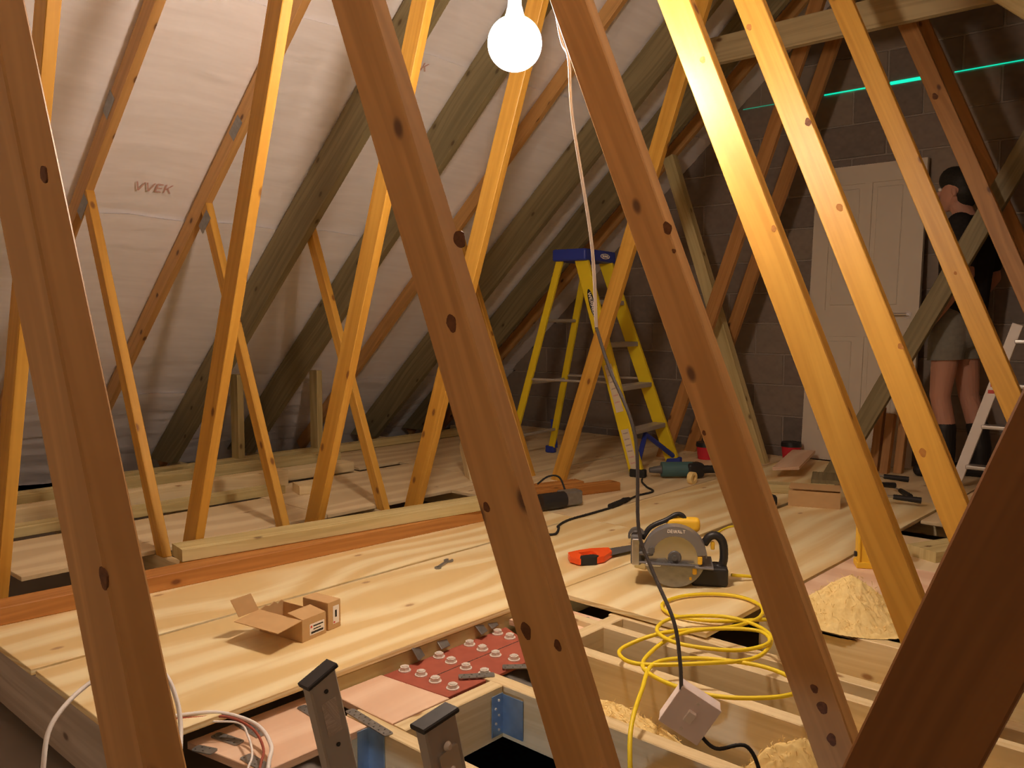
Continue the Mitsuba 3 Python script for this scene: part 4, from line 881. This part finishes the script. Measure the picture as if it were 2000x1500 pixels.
# ---------------------------------------------------------------- person
def blob(bones, edge=0.02, it=10):
    parts = []
    for a, ra_, b, rb_ in bones:
        s = lambda p, r: m3.Manifold.sphere(r, 20).translate(list(map(float, p)))
        parts.append(m3.Manifold.batch_hull([s(a, ra_), s(b, rb_)]))
    m = m3.Manifold.batch_boolean(parts, m3.OpType.Add).refine_to_length(edge)
    t_ = tm(m); t_.merge_vertices(); trimesh.smoothing.filter_taubin(t_, iterations=it); return t_
pe = thing('person', 'person in a dark top, grey shorts and black boots standing behind the right posts', 'person')
px, py = 5.62, 1.50
def J(dx, dy, z): return V(px + dx, py + dy, z)      # +y is to the left in view: the way the person faces
hipL, hipR = J(-0.085, 0.0, 0.93), J(0.085, -0.03, 0.93)
kneeL, kneeR = J(-0.10, 0.035, 0.50), J(0.10, -0.07, 0.50)
ankL, ankR = J(-0.10, -0.005, 0.10), J(0.10, -0.15, 0.10)
shL, shR = J(-0.18, -0.06, 1.50), J(0.18, -0.09, 1.50)
elL, elR = J(-0.24, -0.12, 1.21), J(0.23, -0.15, 1.21)
wrL, wrR = J(-0.22, 0.02, 1.00), J(0.22, -0.02, 1.00)
neck, head = J(0.0, -0.045, 1.56), J(0.0, 0.015, 1.72)
body = [(J(0, -.02, 0.95), 0.13, J(0, -0.05, 1.20), 0.125), (J(0, -0.05, 1.20), 0.125, J(0, -0.06, 1.42), 0.14), (J(0, -.06, 1.46), 0.085, neck, 0.058), (neck, 0.056, head - V(0, 0, .05), 0.058),
        (head + V(0, -0.015, 0.015), 0.092, head + V(0, 0.015, -0.04), 0.072), (head + V(0, 0.03, -0.06), 0.052, head + V(0, 0.05, -0.085), 0.035),
        (head + V(0, 0.085, 0.005), 0.012, head + V(0, 0.105, -0.025), 0.015), (head + V(-0.082, -0.01, 0.0), 0.016, head + V(-0.088, -0.015, -0.03), 0.013), (head + V(0.082, -0.01, 0.0), 0.016, head + V(0.088, -0.015, -0.03), 0.013),
        (shL, 0.058, elL, 0.042), (elL, 0.042, wrL, 0.028), (shR, 0.058, elR, 0.042), (elR, 0.042, wrR, 0.028), (J(-.08, -.06, 1.47), 0.075, shL, 0.06), (J(.08, -.06, 1.47), 0.075, shR, 0.06),
        (hipL, 0.092, kneeL, 0.058), (kneeL, 0.056, kneeL * 0.55 + ankL * 0.45 + V(0, -0.018, 0), 0.056), (kneeL * 0.55 + ankL * 0.45 + V(0, -0.018, 0), 0.055, ankL, 0.038), (ankL, 0.038, ankL + V(0, 0.12, -0.06), 0.035),
        (hipR, 0.092, kneeR, 0.058), (kneeR, 0.056, kneeR * 0.55 + ankR * 0.45 + V(0, -0.018, 0), 0.056), (kneeR * 0.55 + ankR * 0.45 + V(0, -0.018, 0), 0.055, ankR, 0.038), (ankR, 0.038, ankR + V(0, 0.12, -0.06), 0.035)]
for wr_, el_ in ((wrL, elL), (wrR, elR)):
    d = unit(wr_ - el_); pal = wr_ + d * 0.075
    body += [(wr_, 0.026, pal, 0.022), (wr_ + d * .02 + V(.022, 0, 0), 0.016, pal + V(.026, 0, 0), 0.013), (wr_ + d * .02 - V(.022, 0, 0), 0.016, pal - V(.026, 0, 0), 0.013)]
    for j, (o, L_) in enumerate(((-0.030, 0.055), (-0.010, 0.070), (0.011, 0.066), (0.031, 0.050))):
        f0_ = pal + V(o, 0, 0); f1_ = f0_ + d * L_ * 0.55; f2_ = f1_ + unit(d + V(0, 0.1, -0.7)) * L_ * 0.5
        body += [(f0_, 0.0095, f1_, 0.0085), (f1_, 0.0085, f2_, 0.0075)]
    sd = 1 if wr_ is wrL else -1
    body += [(wr_ + d * 0.02 + V(sd * .02, 0, 0), 0.012, wr_ + d * 0.06 + V(sd * .05, 0.01, 0), 0.010), (wr_ + d * 0.06 + V(sd * .05, 0.01, 0), 0.010, wr_ + d * 0.095 + V(sd * .048, 0.02, 0), 0.009)]
obj('body', blob(body, 0.014, 8), 'skin', pe, smooth=True)
grow = 0.014
shirt = [(J(0, -.02, 0.92), 0.150, J(0, -0.05, 1.20), 0.143), (J(0, -0.05, 1.20), 0.143, J(0, -0.06, 1.42), 0.156), (J(0, -.06, 1.44), 0.10, J(0, -.05, 1.53), 0.068), (J(-.08, -.06, 1.47), 0.088, shL, 0.074), (J(.08, -.06, 1.47), 0.088, shR, 0.074),
         (shL, 0.074, shL * .25 + elL * .75, 0.060), (shR, 0.074, shR * .25 + elR * .75, 0.060)]
obj('shirt', blob(shirt, 0.02, 8), 'dark_shirt', pe, smooth=True)
shorts = [(J(0, -.02, 0.98), 0.145, J(0, -.02, 0.90), 0.150), (hipL, 0.112, hipL * .18 + kneeL * .82, 0.088), (hipR, 0.112, hipR * .18 + kneeR * .82, 0.088)]
sm = blob(shorts, 0.02, 6)
sm = tm(m3.Manifold(m3.Mesh(np.array(sm.vertices, np.float32), np.array(sm.faces, np.uint32))).trim_by_plane((0, 0.05, 1.0), 0.715 + 0.05 * py))
obj('shorts', sm, 'grey_shorts', pe, smooth=35)
for kn, an in ((kneeL, ankL), (kneeR, ankR)):
    bt = blob([(an * 0.55 + kn * 0.45 + V(0, -0.012, 0.03), 0.062, an + V(0, 0, 0.09), 0.056), (an + V(0, 0, 0.09), 0.058, an + V(0, 0, -0.02), 0.052), (an + V(0, -0.02, -0.055), 0.044, an + V(0, 0.14, -0.062), 0.038), (an + V(0, 0, -0.02), 0.05, an + V(0, 0.06, -0.05), 0.045)], 0.015, 6)
    bt.vertices[:, 2] = np.maximum(bt.vertices[:, 2], 0.0015); obj('boot', bt, 'boot_leather', pe, smooth=True)
hair = blob([(head + V(0, -0.03, 0.045), 0.098, head + V(0, 0.015, 0.065), 0.082), (head + V(0, -0.045, 0.0), 0.088, head + V(0, -0.05, -0.05), 0.062)], 0.014, 8)
obj('hair', hair, 'hair_dark', pe, smooth=True)
for s in (-1, 1):
    obj('eye', at(tm(m3.Manifold.sphere(0.011, 16)), *(head + V(0.030 * s, 0.082, 0.012))), 'white_label', pe, smooth=True)
